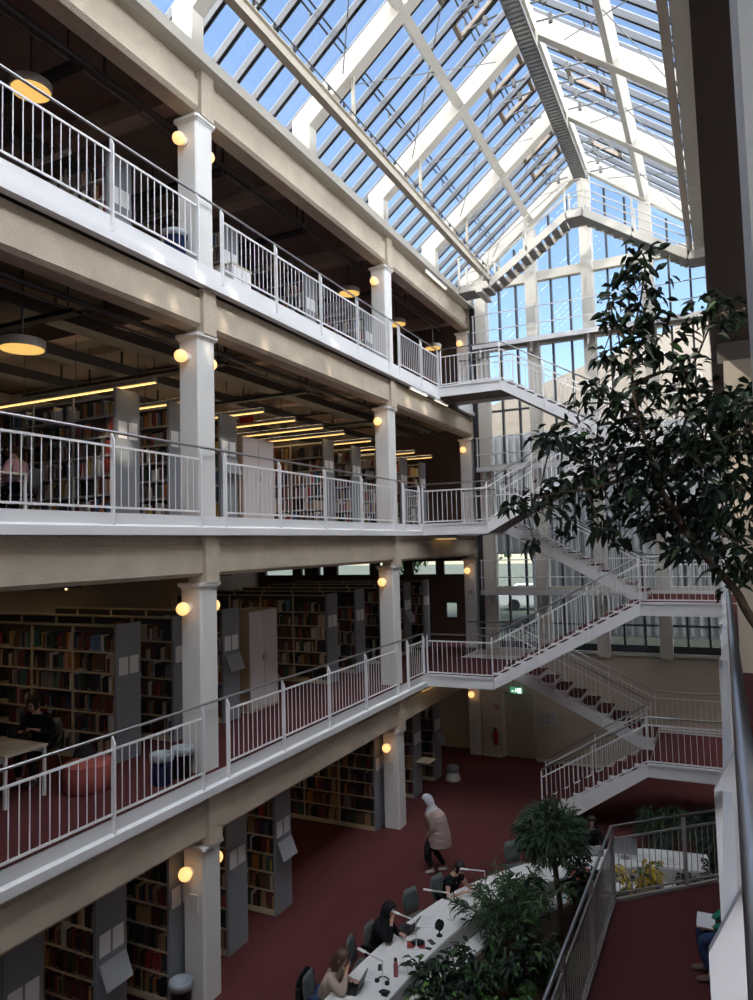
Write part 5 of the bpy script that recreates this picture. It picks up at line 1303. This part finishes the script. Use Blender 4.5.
out_tree('bare-looking green tree outside the end windows of the lowest gallery', -14.5, 33, 5, 2); out_tree('dark leafy tree outside beyond the parked white car', -10.2, 47, 5.5, 4); out_tree('leafy tree outside at the edge of the ribbed building', -13.0, 44, 6, 5); out_tree('green tree outside behind the square window', -17.5, 40, 6, 3)

# ------------------------------------------------------------------ light, sky, camera
w = bpy.data.worlds.new('sky'); scene.world = w; w.use_nodes = True
nt = w.node_tree; bg = nt.nodes['Background']; sky = nt.nodes.new('ShaderNodeTexSky')
SUN = V((-.60, -.46, .66)).normalized()
try:
    sky.sky_type = 'NISHITA'
except TypeError: pass
sky.sun_disc = False; sky.sun_elevation = math.asin(SUN.z); sky.sun_rotation = math.atan2(SUN.x, SUN.y)
sky.air_density = 1.0; sky.dust_density = .6; sky.ozone_density = 1.2; sky.altitude = 200
SKYK, FILL_CLOUDK = .26, 8.0  # second factor: bright clouds added in the unseen sky to lighten the hall
tc = nt.nodes.new('ShaderNodeTexCoord'); dt = nt.nodes.new('ShaderNodeVectorMath'); dt.operation = 'DOT_PRODUCT'
dt.inputs[1].default_value = V((.72, -.66, .15)).normalized()
nt.links.new(tc.outputs['Generated'], dt.inputs[0])
nz = nt.nodes.new('ShaderNodeTexNoise'); nz.inputs['Scale'].default_value = 2.5; nz.inputs['Detail'].default_value = 5
nt.links.new(tc.outputs['Generated'], nz.inputs['Vector'])
ad = nt.nodes.new('ShaderNodeMath'); ad.operation = 'MULTIPLY_ADD'; ad.inputs[1].default_value = .5
nt.links.new(nz.outputs['Fac'], ad.inputs[0]); nt.links.new(dt.outputs['Value'], ad.inputs[2])
mr = nt.nodes.new('ShaderNodeMapRange'); mr.interpolation_type = 'SMOOTHSTEP'
mr.inputs['From Min'].default_value = .35; mr.inputs['From Max'].default_value = .70
nt.links.new(ad.outputs[0], mr.inputs['Value'])
sk = nt.nodes.new('ShaderNodeVectorMath'); sk.operation = 'SCALE'; sk.inputs['Scale'].default_value = SKYK
nt.links.new(sky.outputs[0], sk.inputs[0])
mxw = nt.nodes.new('ShaderNodeMix'); mxw.data_type = 'RGBA'; mxw.inputs['B'].default_value = (FILL_CLOUDK*.95, FILL_CLOUDK*.98, FILL_CLOUDK*1.03, 1)
nt.links.new(mr.outputs[0], mxw.inputs['Factor']); nt.links.new(sk.outputs[0], mxw.inputs['A'])
nt.links.new(mxw.outputs['Result'], bg.inputs['Color']); bg.inputs['Strength'].default_value = 1.0
sl_ = bpy.data.lights.new('sun', 'SUN'); sl_.energy = 2.6; sl_.angle = math.radians(.6); sl_.color = (1, .93, .82)
so = bpy.data.objects.new('sun', sl_); COL.objects.link(so); so.rotation_euler = SUN.to_track_quat('Z', 'Y').to_euler()
# spot lamps added out of view to imitate small reflected sun patches
GL = [(-7.33, 7.98, 11.4), (-7.33, 8.47, 11.41), (-7.33, 8.85, 11.4), (-7.33, 9.79, 11.39), (-7.33, 12.27, 11.4), (-7.33, 13.31, 11.43), (-7.5, 7.87, 10.64), (-7.5, 8.39, 10.78), (-7.5, 8.78, 10.78), (-7.5, 9.64, 10.8), (-7.5, 10.91, 10.73), (-7.5, 11.98, 10.76), (-7.5, 13.27, 10.79), (-7.5, 14.43, 10.73), (-7.5, 17.65, 10.86), (-7.5, 18.87, 10.84), (-7.5, 9.18, 9.72), (-7.5, 9.18, 10.28), (-7.5, 16.44, 9.29), (-9.2, 9.05, 8.81), (-8.75, 7.87, 3.9)]
for k, p in enumerate(GL):
    l = bpy.data.lights.new('window_glint', 'SPOT'); l.energy = 15000; l.color = (1, .87, .66); l.spot_size = math.radians(1.0 if k < 19 else 1.7); l.spot_blend = .7; l.shadow_soft_size = .12
    o = bpy.data.objects.new('window_glint', l); COL.objects.link(o); d = V((1, -.50, .80 if k < 20 else 1.40)).normalized()
    o.location = V(p)+d*17; o.rotation_euler = d.to_track_quat('Z', 'Y').to_euler()
cam = bpy.data.cameras.new('camera'); co = bpy.data.objects.new('camera', cam); COL.objects.link(co)
cam.sensor_fit = 'VERTICAL'; cam.sensor_height = 36; cam.lens = 712.27*36/1000; cam.clip_start = .05; cam.clip_end = 500
r_, u_, f_ = V((.89931671, .43651229, -.02620068)), V((.05132331, -.04585749, .99762869)), V((-.43427568, .89852886, .06364366))
M = Matrix((r_, u_, -f_)).transposed().to_4x4(); M.translation = V((0, 0, 6.994)); co.matrix_world = M
scene.camera = co
vs_ = scene.view_settings; scene.display_settings.display_device = 'sRGB'
vs_.view_transform = 'Standard'; vs_.look = 'None'; vs_.gamma = 1; vs_.exposure = 0.42; vs_.use_curve_mapping = False
cy = scene.cycles; cy.use_denoising = True; cy.max_bounces = 8; cy.diffuse_bounces = 5; cy.glossy_bounces = 3; cy.transmission_bounces = 3; cy.transparent_max_bounces = 14
cy.caustics_reflective = False; cy.caustics_refractive = False; cy.sample_clamp_indirect = 4.0
